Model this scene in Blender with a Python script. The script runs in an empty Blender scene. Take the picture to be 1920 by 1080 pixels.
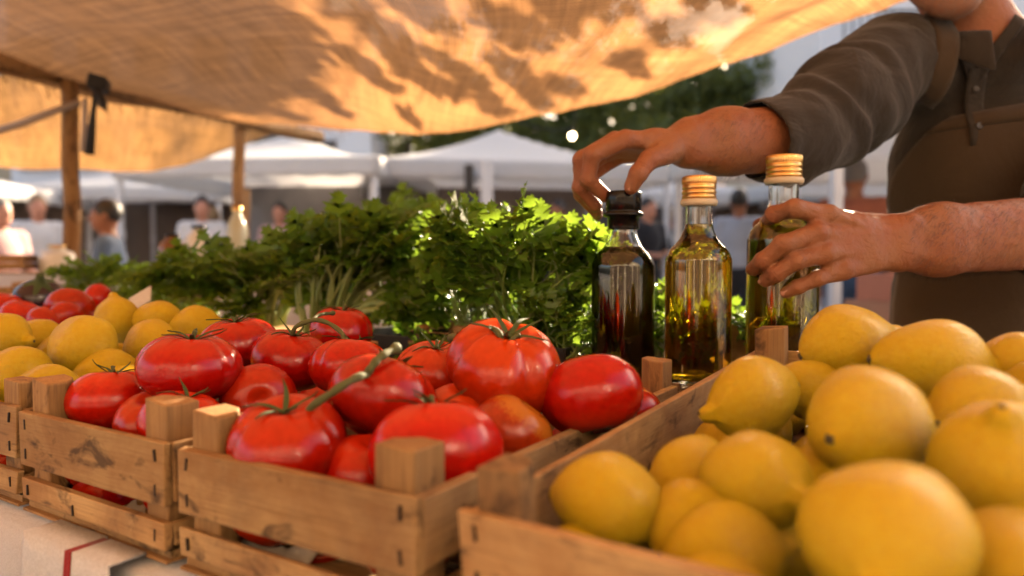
import bpy, bmesh, math, random
import numpy as np
from mathutils import Vector, Matrix, Euler, noise
from mathutils.bvhtree import BVHTree

S = bpy.context.scene
COL = S.collection
PI = math.pi
R = math.radians
CAMZ = 1.095
FPX = 1400.0

# ------------------------------------------------------------------ camera
PITCH = math.atan(60 / FPX)
cam_d = bpy.data.cameras.new('camera')
cam = bpy.data.objects.new('camera', cam_d)
COL.objects.link(cam)
cam.location = (0, 0, CAMZ)
cam.rotation_euler = (PI / 2 - PITCH, 0, 0)
cam_d.sensor_width = 36
cam_d.lens = 36 * FPX / 1920
cam_d.clip_start = 0.02
cam_d.clip_end = 600
cam_d.dof.use_dof = True
cam_d.dof.focus_distance = 0.80
cam_d.dof.aperture_fstop = 2.9
cam_d.dof.aperture_blades = 0
S.camera = cam

# ------------------------------------------------------------------ sky and sun
SUN_EL, SUN_AZ = R(21), math.atan2(0.56, 0.83)
SUN = Vector((math.sin(SUN_AZ) * math.cos(SUN_EL), math.cos(SUN_AZ) * math.cos(SUN_EL), math.sin(SUN_EL)))
w = bpy.data.worlds.new('World')
S.world = w
w.use_nodes = True
nt = w.node_tree
sky = nt.nodes.new('ShaderNodeTexSky')
sky.sky_type = 'NISHITA'
sky.sun_disc = False
sky.sun_elevation = SUN_EL
sky.sun_rotation = SUN_AZ
sky.air_density = 0.7
sky.dust_density = 4.0
sky.ozone_density = 0.3
tint = nt.nodes.new('ShaderNodeMix'); tint.data_type = 'RGBA'; tint.blend_type = 'MULTIPLY'
tint.inputs[0].default_value = 1.0; tint.inputs[7].default_value = (1.12, 1.0, 0.86, 1)      # warm multiplier on the sky colour, used as a white balance
nt.links.new(sky.outputs[0], tint.inputs[6]); nt.links.new(tint.outputs[2], nt.nodes['Background'].inputs[0])
nt.nodes['Background'].inputs[1].default_value = 0.11
sl = bpy.data.lights.new('sun', 'SUN')
sl.energy = 5.0
sl.angle = R(0.55)
sl.color = (1.0, 0.80, 0.56)
sun = bpy.data.objects.new('sun', sl)
COL.objects.link(sun)
sun.rotation_euler = (-SUN).to_track_quat('-Z', 'Y').to_euler()

S.view_settings.view_transform = 'Standard'
S.view_settings.look = 'None'
S.view_settings.gamma = 1
S.view_settings.use_curve_mapping = False
S.view_settings.exposure = 2.35
cy = S.cycles
cy.use_denoising = True
cy.max_bounces = 14
cy.diffuse_bounces = 1
cy.glossy_bounces = 4
cy.transmission_bounces = 14
cy.transparent_max_bounces = 24
cy.caustics_reflective = False
cy.caustics_refractive = False
cy.sample_clamp_indirect = 6.0

# ------------------------------------------------------------------ helpers
def P(px, py, Y):
    """the world point Y metres in front of the lens that lies behind a picture point"""
    d = Vector(((px - 960) / FPX, 1.0, -(py - 540) / FPX))
    c, s = math.cos(PITCH), math.sin(PITCH)
    d = Vector((d.x, d.y * c + d.z * s, -d.y * s + d.z * c))
    d *= Y / d.y
    return Vector((d.x, d.y, d.z + CAMZ))

def link(o, parent=None):
    COL.objects.link(o)
    if parent is not None:
        o.parent = parent
    return o

def tag(o, label=None, cat=None, group=None, kind=None):
    if label: o['label'] = label
    if cat: o['category'] = cat
    if group: o['group'] = group
    if kind: o['kind'] = kind
    return o

def thing(name, label, cat, loc=(0, 0, 0), rotz=0, group=None):
    o = bpy.data.objects.new(name, None)
    o.empty_display_size = 0.05
    o.location = loc
    o.rotation_euler = (0, 0, rotz)
    link(o)
    return tag(o, label, cat, group)

class MB:
    """collects shapes for one mesh"""
    def __init__(self):
        self.v, self.f, self.m = [], [], []
        self.mi = 0
    def add(self, vs, fs):
        n = len(self.v)
        self.v.extend([tuple(p) for p in vs])
        for f in fs:
            self.f.append(tuple(n + i for i in f)); self.m.append(self.mi)
        return n
    def box(self, c, s, rot=None, jit=0.0, rnd=random):
        hx, hy, hz = s[0] / 2, s[1] / 2, s[2] / 2
        vs = [Vector((x * hx, y * hy, z * hz)) for x in (-1, 1) for y in (-1, 1) for z in (-1, 1)]
        if jit: vs = [p + Vector((rnd.uniform(-jit, jit), rnd.uniform(-jit, jit), rnd.uniform(-jit, jit))) for p in vs]
        if rot is not None: vs = [rot @ p for p in vs]
        c = Vector(c)
        self.add([p + c for p in vs], [(0, 1, 3, 2), (4, 6, 7, 5), (0, 4, 5, 1), (2, 3, 7, 6), (0, 2, 6, 4), (1, 5, 7, 3)])
    def bar(self, a, b, wd, th=None, up=Vector((0, 0, 1))):
        a, b = Vector(a), Vector(b); th = th or wd
        z = (b - a).normalized()
        x = z.cross(up)
        if x.length < 1e-4: x = Vector((1, 0, 0))
        x.normalize(); y = x.cross(z)
        vs = [p + x * sx * wd / 2 + y * sy * th / 2 for p in (a, b) for sx in (-1, 1) for sy in (-1, 1)]
        self.add(vs, [(0, 1, 3, 2), (4, 6, 7, 5), (0, 4, 5, 1), (2, 3, 7, 6), (0, 2, 6, 4), (1, 5, 7, 3)])
    def tube(self, pts, rad, n=8, cap=True):
        pts = [Vector(p) for p in pts]
        if not hasattr(rad, '__len__'): rad = [rad] * len(pts)
        up = None; base = len(self.v)
        for i, p in enumerate(pts):
            t = (pts[min(i + 1, len(pts) - 1)] - pts[max(i - 1, 0)])
            if t.length < 1e-9: t = Vector((0, 0, 1))
            t.normalize()
            if up is None:
                up = t.orthogonal().normalized()
            else:
                up = (up - t * up.dot(t))
                up = up.normalized() if up.length > 1e-6 else t.orthogonal().normalized()
            s = t.cross(up)
            for k in range(n):
                a = 2 * PI * k / n
                self.v.append(tuple(p + (up * math.cos(a) + s * math.sin(a)) * rad[i]))
        for i in range(len(pts) - 1):
            for k in range(n):
                k2 = (k + 1) % n
                self.f.append((base + i * n + k, base + i * n + k2, base + (i + 1) * n + k2, base + (i + 1) * n + k)); self.m.append(self.mi)
        if cap:
            self.f.append(tuple(base + k for k in reversed(range(n)))); self.m.append(self.mi)
            e = base + (len(pts) - 1) * n
            self.f.append(tuple(e + k for k in range(n))); self.m.append(self.mi)
    def lathe(self, prof, n=40, c=(0, 0, 0), fn=None):
        """prof: (radius, z) from the bottom up; a radius of 0 closes"""
        base = len(self.v); rows = []
        for (r, z) in prof:
            if r <= 1e-9:
                rows.append([len(self.v)]); self.v.append((c[0], c[1], c[2] + z))
            else:
                row = []
                for k in range(n):
                    a = 2 * PI * k / n
                    rr = r * (fn(a, z) if fn else 1)
                    row.append(len(self.v)); self.v.append((c[0] + rr * math.cos(a), c[1] + rr * math.sin(a), c[2] + z))
                rows.append(row)
        for a, b in zip(rows, rows[1:]):
            for k in range(n):
                k2 = (k + 1) % n
                if len(a) == 1 and len(b) == 1: continue
                if len(a) == 1: f = (a[0], b[k2], b[k])
                elif len(b) == 1: f = (a[k], a[k2], b[0])
                else: f = (a[k], a[k2], b[k2], b[k])
                self.f.append(f); self.m.append(self.mi)
    def grid(self, rows):
        n = len(self.v); h, wd = len(rows), len(rows[0])
        for r in rows: self.v.extend([tuple(p) for p in r])
        for i in range(h - 1):
            for j in range(wd - 1):
                self.f.append((n + i * wd + j, n + i * wd + j + 1, n + (i + 1) * wd + j + 1, n + (i + 1) * wd + j)); self.m.append(self.mi)
    def mesh(self, name, mats, smooth=True):
        me = bpy.data.meshes.new(name)
        me.from_pydata(self.v, [], self.f)
        if not isinstance(mats, (list, tuple)): mats = [mats]
        for m in mats: me.materials.append(m)
        if len(mats) > 1: me.polygons.foreach_set('material_index', self.m)
        if smooth: me.polygons.foreach_set('use_smooth', [True] * len(me.polygons))
        me.update()
        return me
    def build(self, name, mats, parent=None, smooth=True, world=False, bevel=0, solid=0, sub=0, autos=None):
        o = bpy.data.objects.new(name, self.mesh(name, mats, smooth))
        link(o, parent)
        if world and parent is not None:
            o.location = -Vector(parent.location)
        if solid:
            m = o.modifiers.new('thick', 'SOLIDIFY'); m.thickness = solid; m.offset = 0
        if bevel:
            m = o.modifiers.new('soft', 'BEVEL'); m.width = bevel; m.segments = 2; m.limit_method = 'ANGLE'; m.angle_limit = R(40)
        if sub:
            m = o.modifiers.new('sub', 'SUBSURF'); m.levels = sub; m.render_levels = sub
        return o

def copy_tree(o, parent=None):
    c = o.copy(); link(c, parent)
    for ch in list(o.children): copy_tree(ch, c)
    return c

def spline(pts, n):
    """Catmull-Rom through points (tuples of any length)"""
    pts = [np.array(p, float) for p in pts]
    q = [2 * pts[0] - pts[1]] + pts + [2 * pts[-1] - pts[-2]]
    out = []
    m = len(pts) - 1
    for i in range(n + 1):
        t = i / n * m
        k = min(int(t), m - 1); t -= k
        a, b, c, d = q[k], q[k + 1], q[k + 2], q[k + 3]
        out.append(0.5 * ((2 * b) + (c - a) * t + (2 * a - 5 * b + 4 * c - d) * t * t + (3 * b - a - 3 * c + d) * t ** 3))
    return out

# ---- smooth solids grown from capsules and ellipsoids (used for bodies and clothes)
class SDF:
    def __init__(self): self.p = []
    def cone(self, a, b, ra, rb, k=0.01, sub=False):
        a, b = np.array(a, float), np.array(b, float); m = max(ra, rb)
        self.p.append(('c', a, b, ra, rb, k, sub, np.minimum(a, b) - m, np.maximum(a, b) + m)); return self
    def chain(self, pts, rad, k=0.006):
        for i in range(len(pts) - 1): self.cone(pts[i], pts[i + 1], rad[i], rad[i + 1], k)
        return self
    def ell(self, c, r, rot=None, k=0.01, sub=False):
        c, r = np.array(c, float), np.array(r, float); m = max(r)
        M = np.array(rot.to_matrix() if hasattr(rot, 'to_matrix') else rot, float) if rot is not None else np.eye(3)
        self.p.append(('e', c, r, M, None, k, sub, c - m, c + m)); return self
    def mesh(self, vox, disp=None):
        lo = np.min([p[7] for p in self.p if not p[6]], axis=0) - 3 * vox
        hi = np.max([p[8] for p in self.p if not p[6]], axis=0) + 3 * vox
        n = np.ceil((hi - lo) / vox).astype(int) + 1
        D = np.full(n, 1e3, np.float32)
        for p in self.p:
            k = p[5]; ex = 2 * k + 4 * vox
            i0 = np.clip(((p[7] - ex - lo) / vox).astype(int), 0, n - 1); i1 = np.clip(((p[8] + ex - lo) / vox).astype(int) + 2, 1, n)
            if (i1 <= i0).any(): continue
            ax = [lo[d] + vox * np.arange(i0[d], i1[d]) for d in range(3)]
            X, Y, Z = np.meshgrid(*ax, indexing='ij')
            if p[0] == 'c':
                a, b, ra, rb = p[1:5]; d = b - a; L = max(float(d @ d), 1e-12)
                t = np.clip(((X - a[0]) * d[0] + (Y - a[1]) * d[1] + (Z - a[2]) * d[2]) / L, 0, 1)
                v = np.sqrt((X - a[0] - t * d[0]) ** 2 + (Y - a[1] - t * d[1]) ** 2 + (Z - a[2] - t * d[2]) ** 2) - (ra + (rb - ra) * t)
            else:
                c, r, M = p[1:4]
                q = [(X - c[0]) * M[0, i] + (Y - c[1]) * M[1, i] + (Z - c[2]) * M[2, i] for i in range(3)]
                k0 = np.sqrt(sum((q[i] / r[i]) ** 2 for i in range(3))); k1 = np.sqrt(sum((q[i] / r[i] ** 2) ** 2 for i in range(3))) + 1e-9
                v = k0 * (k0 - 1) / k1
            sl_ = tuple(slice(i0[d], i1[d]) for d in range(3)); o = D[sl_]
            if p[6]:
                h = np.clip(0.5 - 0.5 * (o + v) / k, 0, 1)
                D[sl_] = np.where(o > 100, o, o * (1 - h) + (-v) * h + k * h * (1 - h))
            else:
                h = np.clip(0.5 + 0.5 * (o - v) / k, 0, 1)
                D[sl_] = np.where(o > 100, v, o * (1 - h) + v * h - k * h * (1 - h))
        D = np.clip(D, -1, 1)
        s = D < 0
        c8 = sum(s[a:n[0] - 1 + a, b:n[1] - 1 + b, c:n[2] - 1 + c].astype(np.int8) for a in (0, 1) for b in (0, 1) for c in (0, 1))
        cells = np.argwhere((c8 > 0) & (c8 < 8))
        idx = np.full(c8.shape, -1, np.int64); idx[tuple(cells.T)] = np.arange(len(cells))
        acc = np.zeros((len(cells), 3)); cnt = np.zeros(len(cells))
        crn = {o: D[cells[:, 0] + o[0], cells[:, 1] + o[1], cells[:, 2] + o[2]] for o in [(a, b, c) for a in (0, 1) for b in (0, 1) for c in (0, 1)]}
        for o in crn:
            for d in range(3):
                if o[d] == 0:
                    e = list(o); e[d] = 1; e = tuple(e)
                    va, vb = crn[o], crn[e]; m = (va < 0) != (vb < 0)
                    t = np.where(m, va / np.where(m, va - vb, 1), 0)
                    pt = np.tile(np.array(o, float), (len(cells), 1)); pt[:, d] += t
                    acc[m] += pt[m]; cnt[m] += 1
        V = lo + vox * (cells + acc / cnt[:, None])
        F = []
        for d in range(3):
            u, w_ = (d + 1) % 3, (d + 2) % 3
            A = s[tuple(slice(0, -1) if i == d else slice(None) for i in range(3))]
            B = s[tuple(slice(1, None) if i == d else slice(None) for i in range(3))]
            for flip, msk in ((False, A & ~B), (True, ~A & B)):
                e = np.argwhere(msk); e = e[(e[:, u] > 0) & (e[:, w_] > 0) & (e[:, u] < n[u] - 1) & (e[:, w_] < n[w_] - 1)]
                qs = []
                for du, dw in ((-1, -1), (0, -1), (0, 0), (-1, 0)):
                    c = e.copy(); c[:, u] += du; c[:, w_] += dw
                    qs.append(idx[tuple(c.T)])
                q = np.stack(qs[::-1] if flip else qs, 1)
                F.append(q)
        F = np.concatenate(F)
        F = F[(F >= 0).all(1)]
        return V, F

def relax(V, F, it=2, lam=0.5):
    V = V.copy()
    for _ in range(it):
        acc = np.zeros_like(V); cnt = np.zeros(len(V))
        for a, b in ((0, 1), (1, 2), (2, 3), (3, 0)):
            np.add.at(acc, F[:, a], V[F[:, b]]); np.add.at(acc, F[:, b], V[F[:, a]])
            np.add.at(cnt, F[:, a], 1); np.add.at(cnt, F[:, b], 1)
        V += lam * (acc / np.maximum(cnt, 1)[:, None] - V)
    return V

def np_normals(V, F):
    N = np.zeros_like(V)
    fn = np.cross(V[F[:, 2]] - V[F[:, 0]], V[F[:, 3]] - V[F[:, 1]])
    for i in range(4): np.add.at(N, F[:, i], fn)
    return N / (np.linalg.norm(N, axis=1)[:, None] + 1e-12)

def np_obj(name, V, F, mat, parent=None):
    me = bpy.data.meshes.new(name)
    me.from_pydata([tuple(v) for v in V.tolist()], [], [tuple(f) for f in F.tolist()])
    me.materials.append(mat)
    me.polygons.foreach_set('use_smooth', [True] * len(me.polygons))
    me.update()
    o = bpy.data.objects.new(name, me); link(o, parent)
    if parent is not None: o.location = -Vector(parent.location)
    return o
# ------------------------------------------------------------------ materials
class NT:
    def __init__(self, name):
        self.mat = bpy.data.materials.new(name); self.mat.use_nodes = True
        self.t = self.mat.node_tree; self.b = self.t.nodes['Principled BSDF']; self.out = self.t.nodes['Material Output']
    def n(self, typ, **kw):
        nd = self.t.nodes.new('ShaderNode' + typ)
        for k, v in kw.items():
            if k.startswith('i_'):
                key = k[2:]
                nd.inputs[int(key) if key.isdigit() else key].default_value = v
            else: setattr(nd, k, v)
        return nd
    def l(self, a, b): self.t.links.new(a, b)
    def coords(self, kind='Object', scale=(1, 1, 1), rnd=0.0, rot=(0, 0, 0)):
        tc = self.n('TexCoord'); mp = self.n('Mapping'); mp.inputs['Scale'].default_value = scale; mp.inputs['Rotation'].default_value = rot
        self.l(tc.outputs[kind], mp.inputs['Vector'])
        if rnd:
            oi = self.n('ObjectInfo'); mu = self.n('Math', operation='MULTIPLY', i_1=rnd); self.l(oi.outputs['Random'], mu.inputs[0])
            cb = self.n('CombineXYZ')
            for i in range(3): self.l(mu.outputs[0], cb.inputs[i])
            self.l(cb.outputs[0], mp.inputs['Location'])
        return mp.outputs[0]
    def noise(self, vec, scale, detail=4, rough=0.55, dist=0.0):
        x = self.n('TexNoise'); x.inputs['Scale'].default_value = scale; x.inputs['Detail'].default_value = detail
        x.inputs['Roughness'].default_value = rough; x.inputs['Distortion'].default_value = dist
        if vec is not None: self.l(vec, x.inputs['Vector'])
        return x.outputs['Fac']
    def ramp(self, fac, stops):
        r = self.n('ValToRGB'); el = r.color_ramp.elements
        while len(el) < len(stops): el.new(0.5)
        for e, (p, c) in zip(el, stops):
            e.position = p; e.color = (c, c, c, 1) if not hasattr(c, '__len__') else (c[0], c[1], c[2], 1)
        self.l(fac, r.inputs[0]); return r.outputs[0]
    def mix(self, fac, a, b, blend='MIX'):
        m = self.n('Mix', data_type='RGBA', blend_type=blend)
        for sock, val in ((m.inputs[0], fac), (m.inputs[6], a), (m.inputs[7], b)):
            if hasattr(val, 'is_output') or hasattr(val, 'links'): self.l(val, sock)
            elif hasattr(val, '__len__'): sock.default_value = (val[0], val[1], val[2], 1)
            else: sock.default_value = val
        return m.outputs[2]
    def bump(self, h, strength=0.3, dist=0.002):
        b = self.n('Bump'); b.inputs['Strength'].default_value = strength; b.inputs['Distance'].default_value = dist
        self.l(h, b.inputs['Height']); self.l(b.outputs[0], self.b.inputs['Normal']); return b.outputs[0]
    def math(self, op, a, b=None):
        m = self.n('Math', operation=op)
        for i, v in enumerate((a, b)):
            if v is None: continue
            if hasattr(v, 'links'): self.l(v, m.inputs[i])
            else: m.inputs[i].default_value = v
        return m.outputs[0]
    def set(self, **kw):
        for k, v in kw.items():
            s = self.b.inputs[k.replace('_', ' ')]
            if hasattr(v, 'links'): self.l(v, s)
            else: s.default_value = (v[0], v[1], v[2], 1) if hasattr(v, '__len__') and len(v) == 3 and s.type == 'RGBA' else v
        return self

def simple(name, col, rough=0.6, metal=0.0, var=0.12, scale=8, bump=0.0, bscale=60, bdist=0.002, **kw):
    t = NT(name); v = t.coords('Object')
    c = t.mix(t.noise(v, scale), [x * (1 - var) for x in col], [min(1, x * (1 + var)) for x in col])
    t.set(Base_Color=c, Roughness=rough, Metallic=metal, **kw)
    if bump: t.bump(t.noise(v, bscale, 5), bump, bdist)
    return t.mat

def wood(name, axis, light=(0.58, 0.37, 0.165), dark=(0.38, 0.215, 0.085), stain=0.7, scl=1.0):
    t = NT(name)
    sc = [22 * scl] * 3; sc[axis] = 1.6 * scl
    v = t.coords('Object', sc, rnd=37.0)
    fine = t.noise(v, 3.0, 7, 0.62, 0.9)
    sc2 = [230 * scl] * 3; sc2[axis] = 7 * scl
    fib = t.noise(t.coords('Object', sc2, rnd=11.0), 2.0, 5, 0.7)
    c = t.ramp(fine, [(0.25, dark), (0.45, [(a * 2 + b) / 3 for a, b in zip(light, dark)]), (0.62, light), (0.85, [min(1, x * 1.1) for x in light])])
    c = t.mix(t.ramp(fib, [(0.30, 0.55), (0.55, 0.0)]), c, [x * 0.72 for x in dark])
    vb = t.coords('Object', (1, 1, 1), rnd=23.0)
    big = t.noise(vb, 11 * scl, 6, 0.65, 0.4)
    c = t.mix(t.ramp(big, [(0.40, 0.0), (0.62, stain)]), c, (0.30, 0.14, 0.05))
    big2 = t.noise(t.coords('Object', (1, 1, 1), rnd=53.0), 7 * scl, 6, 0.7)
    c = t.mix(t.ramp(big2, [(0.48, 0.0), (0.70, 0.5)]), c, (0.19, 0.125, 0.08))
    sc3 = [1, 1, 1]; sc3[axis] = 0.45
    spots = t.noise(t.coords('Object', sc3, rnd=71.0), 40 * scl, 5, 0.62, 0.8)
    c = t.mix(t.ramp(spots, [(0.55, 0.0), (0.66, 0.8)]), c, (0.055, 0.032, 0.020))
    sc4 = [55 * scl] * 3; sc4[axis] = 3.5 * scl
    strk = t.noise(t.coords('Object', sc4, rnd=91.0), 1.6, 5, 0.7, 1.2)
    c = t.mix(t.ramp(strk, [(0.54, 0.0), (0.70, 0.5)]), c, (0.095, 0.055, 0.032))
    oi = t.n('ObjectInfo')
    hv = t.n('HueSaturation'); t.l(c, hv.inputs['Color'])
    mr = t.n('MapRange'); t.l(oi.outputs['Random'], mr.inputs[0]); mr.inputs[3].default_value = 0.8; mr.inputs[4].default_value = 1.12
    t.l(mr.outputs[0], hv.inputs['Value'])
    t.set(Base_Color=hv.outputs[0], Roughness=0.75)
    t.b.inputs['Specular IOR Level'].default_value = 0.25
    t.bump(t.mix(0.4, fib, fine), 0.7, 0.0012)
    return t.mat

M = {}
for i, a in enumerate('xyz'):
    M['crate_' + a] = wood('crate_wood_' + a, i)
    M['post_' + a] = wood('weathered_wood_' + a, i, (0.48, 0.285, 0.115), (0.27, 0.145, 0.058), 0.65, 0.7)
M['nail'] = simple('rusty_nail', (0.035, 0.024, 0.018), 0.6, 0.6)

def tomato_mat(name, base, second, amt):
    t = NT(name); v = t.coords('Object', rnd=9.0)
    c = t.mix(t.ramp(t.noise(v, 14, 3), [(0.3, 0.0), (0.75, 1.0)]), base, [x * 0.72 for x in base])
    tc = t.n('TexCoord'); sep = t.n('SeparateXYZ'); t.l(tc.outputs['Generated'], sep.inputs[0])
    top = t.ramp(t.math('ADD', sep.outputs[2], t.math('MULTIPLY', t.noise(v, 22, 4), 0.25)), [(0.86, 0.0), (1.15, 1.0)])
    c = t.mix(t.math('MULTIPLY', top, amt), c, second)
    sp = t.n('TexVoronoi'); sp.inputs['Scale'].default_value = 230; t.l(v, sp.inputs['Vector'])
    c = t.mix(t.ramp(sp.outputs['Distance'], [(0.06, 0.35), (0.13, 0.0)]), c, (0.75, 0.30, 0.10))
    oi = t.n('ObjectInfo'); hv = t.n('HueSaturation'); t.l(c, hv.inputs['Color']); c = hv.outputs[0]
    mr = t.n('MapRange'); t.l(oi.outputs['Random'], mr.inputs[0]); mr.inputs[3].default_value = 0.497; mr.inputs[4].default_value = 0.505; t.l(mr.outputs[0], hv.inputs['Hue'])
    mr = t.n('MapRange'); t.l(t.math('FRACT', t.math('MULTIPLY', oi.outputs['Random'], 7.3)), mr.inputs[0]); mr.inputs[3].default_value = 0.82; mr.inputs[4].default_value = 1.12; t.l(mr.outputs[0], hv.inputs['Value'])
    t.set(Base_Color=c, Roughness=t.ramp(t.noise(v, 40, 4), [(0.3, 0.11), (0.8, 0.22)]))
    t.b.inputs['Subsurface Weight'].default_value = 0.05
    t.b.inputs['Subsurface Radius'].default_value = (0.012, 0.003, 0.001)
    t.b.inputs['Subsurface Scale'].default_value = 0.5
    t.b.inputs['Specular IOR Level'].default_value = 0.42; t.b.inputs['Coat Weight'].default_value = 0.0; t.b.inputs['Coat Roughness'].default_value = 0.08
    t.bump(t.noise(v, 55, 3), 0.12, 0.002)
    return t.mat
M['tomato'] = tomato_mat('ripe_tomato_skin', (0.52, 0.013, 0.002), (0.62, 0.05, 0.006), 0.4)
M['tomato2'] = tomato_mat('half_ripe_tomato_skin', (0.50, 0.035, 0.006), (0.60, 0.20, 0.02), 0.8)
M['calyx'] = simple('tomato_calyx_green', (0.055, 0.085, 0.022), 0.75, var=0.4, scale=150, bump=0.3, bscale=400, bdist=0.0006)
M['vine'] = simple('tomato_vine_green', (0.10, 0.105, 0.032), 0.75, var=0.4, scale=90, bump=0.3, bscale=400, bdist=0.0006)

t = NT('lemon_peel'); v = t.coords('Object', rnd=13.0)
c = t.mix(t.ramp(t.noise(v, 16, 4), [(0.3, 0.0), (0.75, 1.0)]), (0.92, 0.635, 0.020), (0.88, 0.545, 0.009))
c = t.mix(t.ramp(t.noise(t.coords('Object', rnd=5.0), 9, 2), [(0.62, 0.0), (0.8, 0.35)]), c, (0.66, 0.44, 0.03))
c = t.mix(t.ramp(t.noise(v, 62, 3, 0.6), [(0.70, 0.0), (0.76, 0.85)]), c, (0.26, 0.13, 0.03))
vo = t.n('TexVoronoi'); vo.inputs['Scale'].default_value = 420; t.l(t.coords('Object'), vo.inputs['Vector'])
pore = t.ramp(vo.outputs['Distance'], [(0.0, 0.0), (0.55, 1.0)])
t.set(Base_Color=c, Roughness=0.23)
t.b.inputs['Specular IOR Level'].default_value = 0.38
b1 = t.n('Bump'); b1.inputs['Strength'].default_value = 0.5; b1.inputs['Distance'].default_value = 0.004; t.l(t.noise(v, 30, 3), b1.inputs['Height'])
b2 = t.n('Bump'); b2.inputs['Strength'].default_value = 0.8; b2.inputs['Distance'].default_value = 0.0012; t.l(pore, b2.inputs['Height']); t.l(b1.outputs[0], b2.inputs['Normal'])
t.l(b2.outputs[0], t.b.inputs['Normal'])
M['lemon'] = t.mat
M['lemon_stem'] = simple('lemon_stem_brown', (0.10, 0.075, 0.03), 0.8, var=0.4, scale=300)

def leaf_mat(name, c1, c2, tr, rough=0.27, trw=0.45, spec=0.5):
    t = NT(name); v = t.coords('Object')
    c = t.mix(t.ramp(t.noise(v, 28, 3), [(0.3, 0.0), (0.7, 1.0)]), c1, c2)
    t.set(Base_Color=c, Roughness=rough); t.b.inputs['Specular IOR Level'].default_value = spec
    trn = t.n('BsdfTranslucent'); trn.inputs[0].default_value = (*tr, 1)
    t.bump(t.noise(v, 260, 3), 0.4, 0.001)
    mx = t.n('MixShader'); mx.inputs[0].default_value = trw
    t.l(t.b.outputs[0], mx.inputs[1]); t.l(trn.outputs[0], mx.inputs[2]); t.l(mx.outputs[0], t.out.inputs[0])
    return t.mat
M['parsley'] = leaf_mat('parsley_leaf', (0.055, 0.15, 0.014), (0.12, 0.25, 0.028), (0.25, 0.38, 0.03))
M['celery_leaf'] = leaf_mat('celery_leaf', (0.055, 0.14, 0.016), (0.12, 0.25, 0.028), (0.23, 0.36, 0.03))
M['herb_stem'] = leaf_mat('herb_stem', (0.17, 0.27, 0.055), (0.28, 0.38, 0.11), (0.30, 0.42, 0.08), 0.35, 0.3)
M['celery_stalk'] = leaf_mat('celery_stalk', (0.28, 0.40, 0.11), (0.46, 0.54, 0.22), (0.40, 0.50, 0.14), 0.3, 0.3)
M['white_stalk'] = leaf_mat('pale_stalk', (0.55, 0.6, 0.4), (0.7, 0.72, 0.55), (0.6, 0.65, 0.4), 0.3, 0.3)
M['tree_leaf'] = leaf_mat('tree_leaf', (0.045, 0.07, 0.018), (0.12, 0.14, 0.035), (0.22, 0.24, 0.03), 0.5, 0.35)
M['bark'] = simple('tree_bark', (0.12, 0.085, 0.055), 0.9, var=0.4, scale=9, bump=0.8, bscale=20, bdist=0.03)

t = NT('clear_glass'); t.set(Base_Color=(0.97, 0.985, 0.96), Roughness=0.0, IOR=1.5, Transmission_Weight=1.0); M['glass'] = t.mat
def oil(name, col):
    t = NT(name); t.set(Base_Color=col, Roughness=0.0, IOR=1.47, Transmission_Weight=1.0); return t.mat
M['oil_dark'] = oil('dark_green_oil', (0.030, 0.026, 0.004))
M['oil_gold'] = oil('golden_olive_oil', (0.46, 0.295, 0.009))
M['oil_mid'] = oil('amber_olive_oil', (0.26, 0.165, 0.006))
M['gold_cap'] = simple('gold_cap_metal', (0.78, 0.50, 0.18), 0.30, 0.95, var=0.08, scale=60)
M['black_cap'] = simple('black_cap_plastic', (0.006, 0.006, 0.0065), 0.22)
M['black_cap'].node_tree.nodes['Principled BSDF'].inputs['Specular IOR Level'].default_value = 0.3
M['pourer'] = simple('cream_neck_ring', (0.62, 0.52, 0.36), 0.4)
M['seal'] = simple('clear_neck_band', (0.55, 0.50, 0.42), 0.25, 0.0)
M['black_plastic'] = simple('black_tray_plastic', (0.015, 0.015, 0.017), 0.35)

def cloth(name, col, weave=900, rough=0.9, var=0.12, crease=0.35, tr=None, cs=18):
    t = NT(name); v = t.coords('Object')
    c = t.mix(t.noise(v, 9, 4), [x * (1 - var) for x in col], [x * (1 + var) for x in col])
    f = t.noise(v, weave, 2)
    c = t.mix(t.ramp(f, [(0.35, 0.5), (0.65, 0.0)]), c, [x * 0.65 for x in col])
    t.set(Base_Color=c, Roughness=rough); t.b.inputs['Specular IOR Level'].default_value = 0.15
    t.b.inputs['Sheen Weight'].default_value = 0.15
    b1 = t.n('Bump'); b1.inputs['Strength'].default_value = crease; b1.inputs['Distance'].default_value = 0.02; t.l(t.noise(v, cs, 4, 0.55, 0.6), b1.inputs['Height'])
    b2 = t.n('Bump'); b2.inputs['Strength'].default_value = 0.4; b2.inputs['Distance'].default_value = 0.0008; t.l(f, b2.inputs['Height']); t.l(b1.outputs[0], b2.inputs['Normal'])
    t.l(b2.outputs[0], t.b.inputs['Normal'])
    if tr:
        trn = t.n('BsdfTranslucent'); trn.inputs[0].default_value = (*tr, 1); mx = t.n('MixShader'); mx.inputs[0].default_value = 0.5
        t.l(t.b.outputs[0], mx.inputs[1]); t.l(trn.outputs[0], mx.inputs[2]); t.l(mx.outputs[0], t.out.inputs[0])
    return t.mat
M['table_linen'] = cloth('white_table_linen', (0.58, 0.58, 0.62), 700, crease=0.25)
M['towel'] = cloth('white_cotton_towel', (0.64, 0.64, 0.67), 500)
M['red_hem'] = cloth('dark_red_hem', (0.30, 0.03, 0.035), 500)
M['paper'] = simple('crumpled_paper', (0.62, 0.56, 0.48), 0.8, bump=0.6, bscale=60, bdist=0.004)
M['red_paper'] = simple('red_printed_paper', (0.45, 0.06, 0.05), 0.7)
M['shirt'] = cloth('charcoal_brown_shirt', (0.040, 0.035, 0.031), 1000, crease=0.6, cs=13)
M['shirt_seam'] = cloth('shirt_stitching', (0.060, 0.048, 0.040), 1000, crease=0.2)
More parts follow.
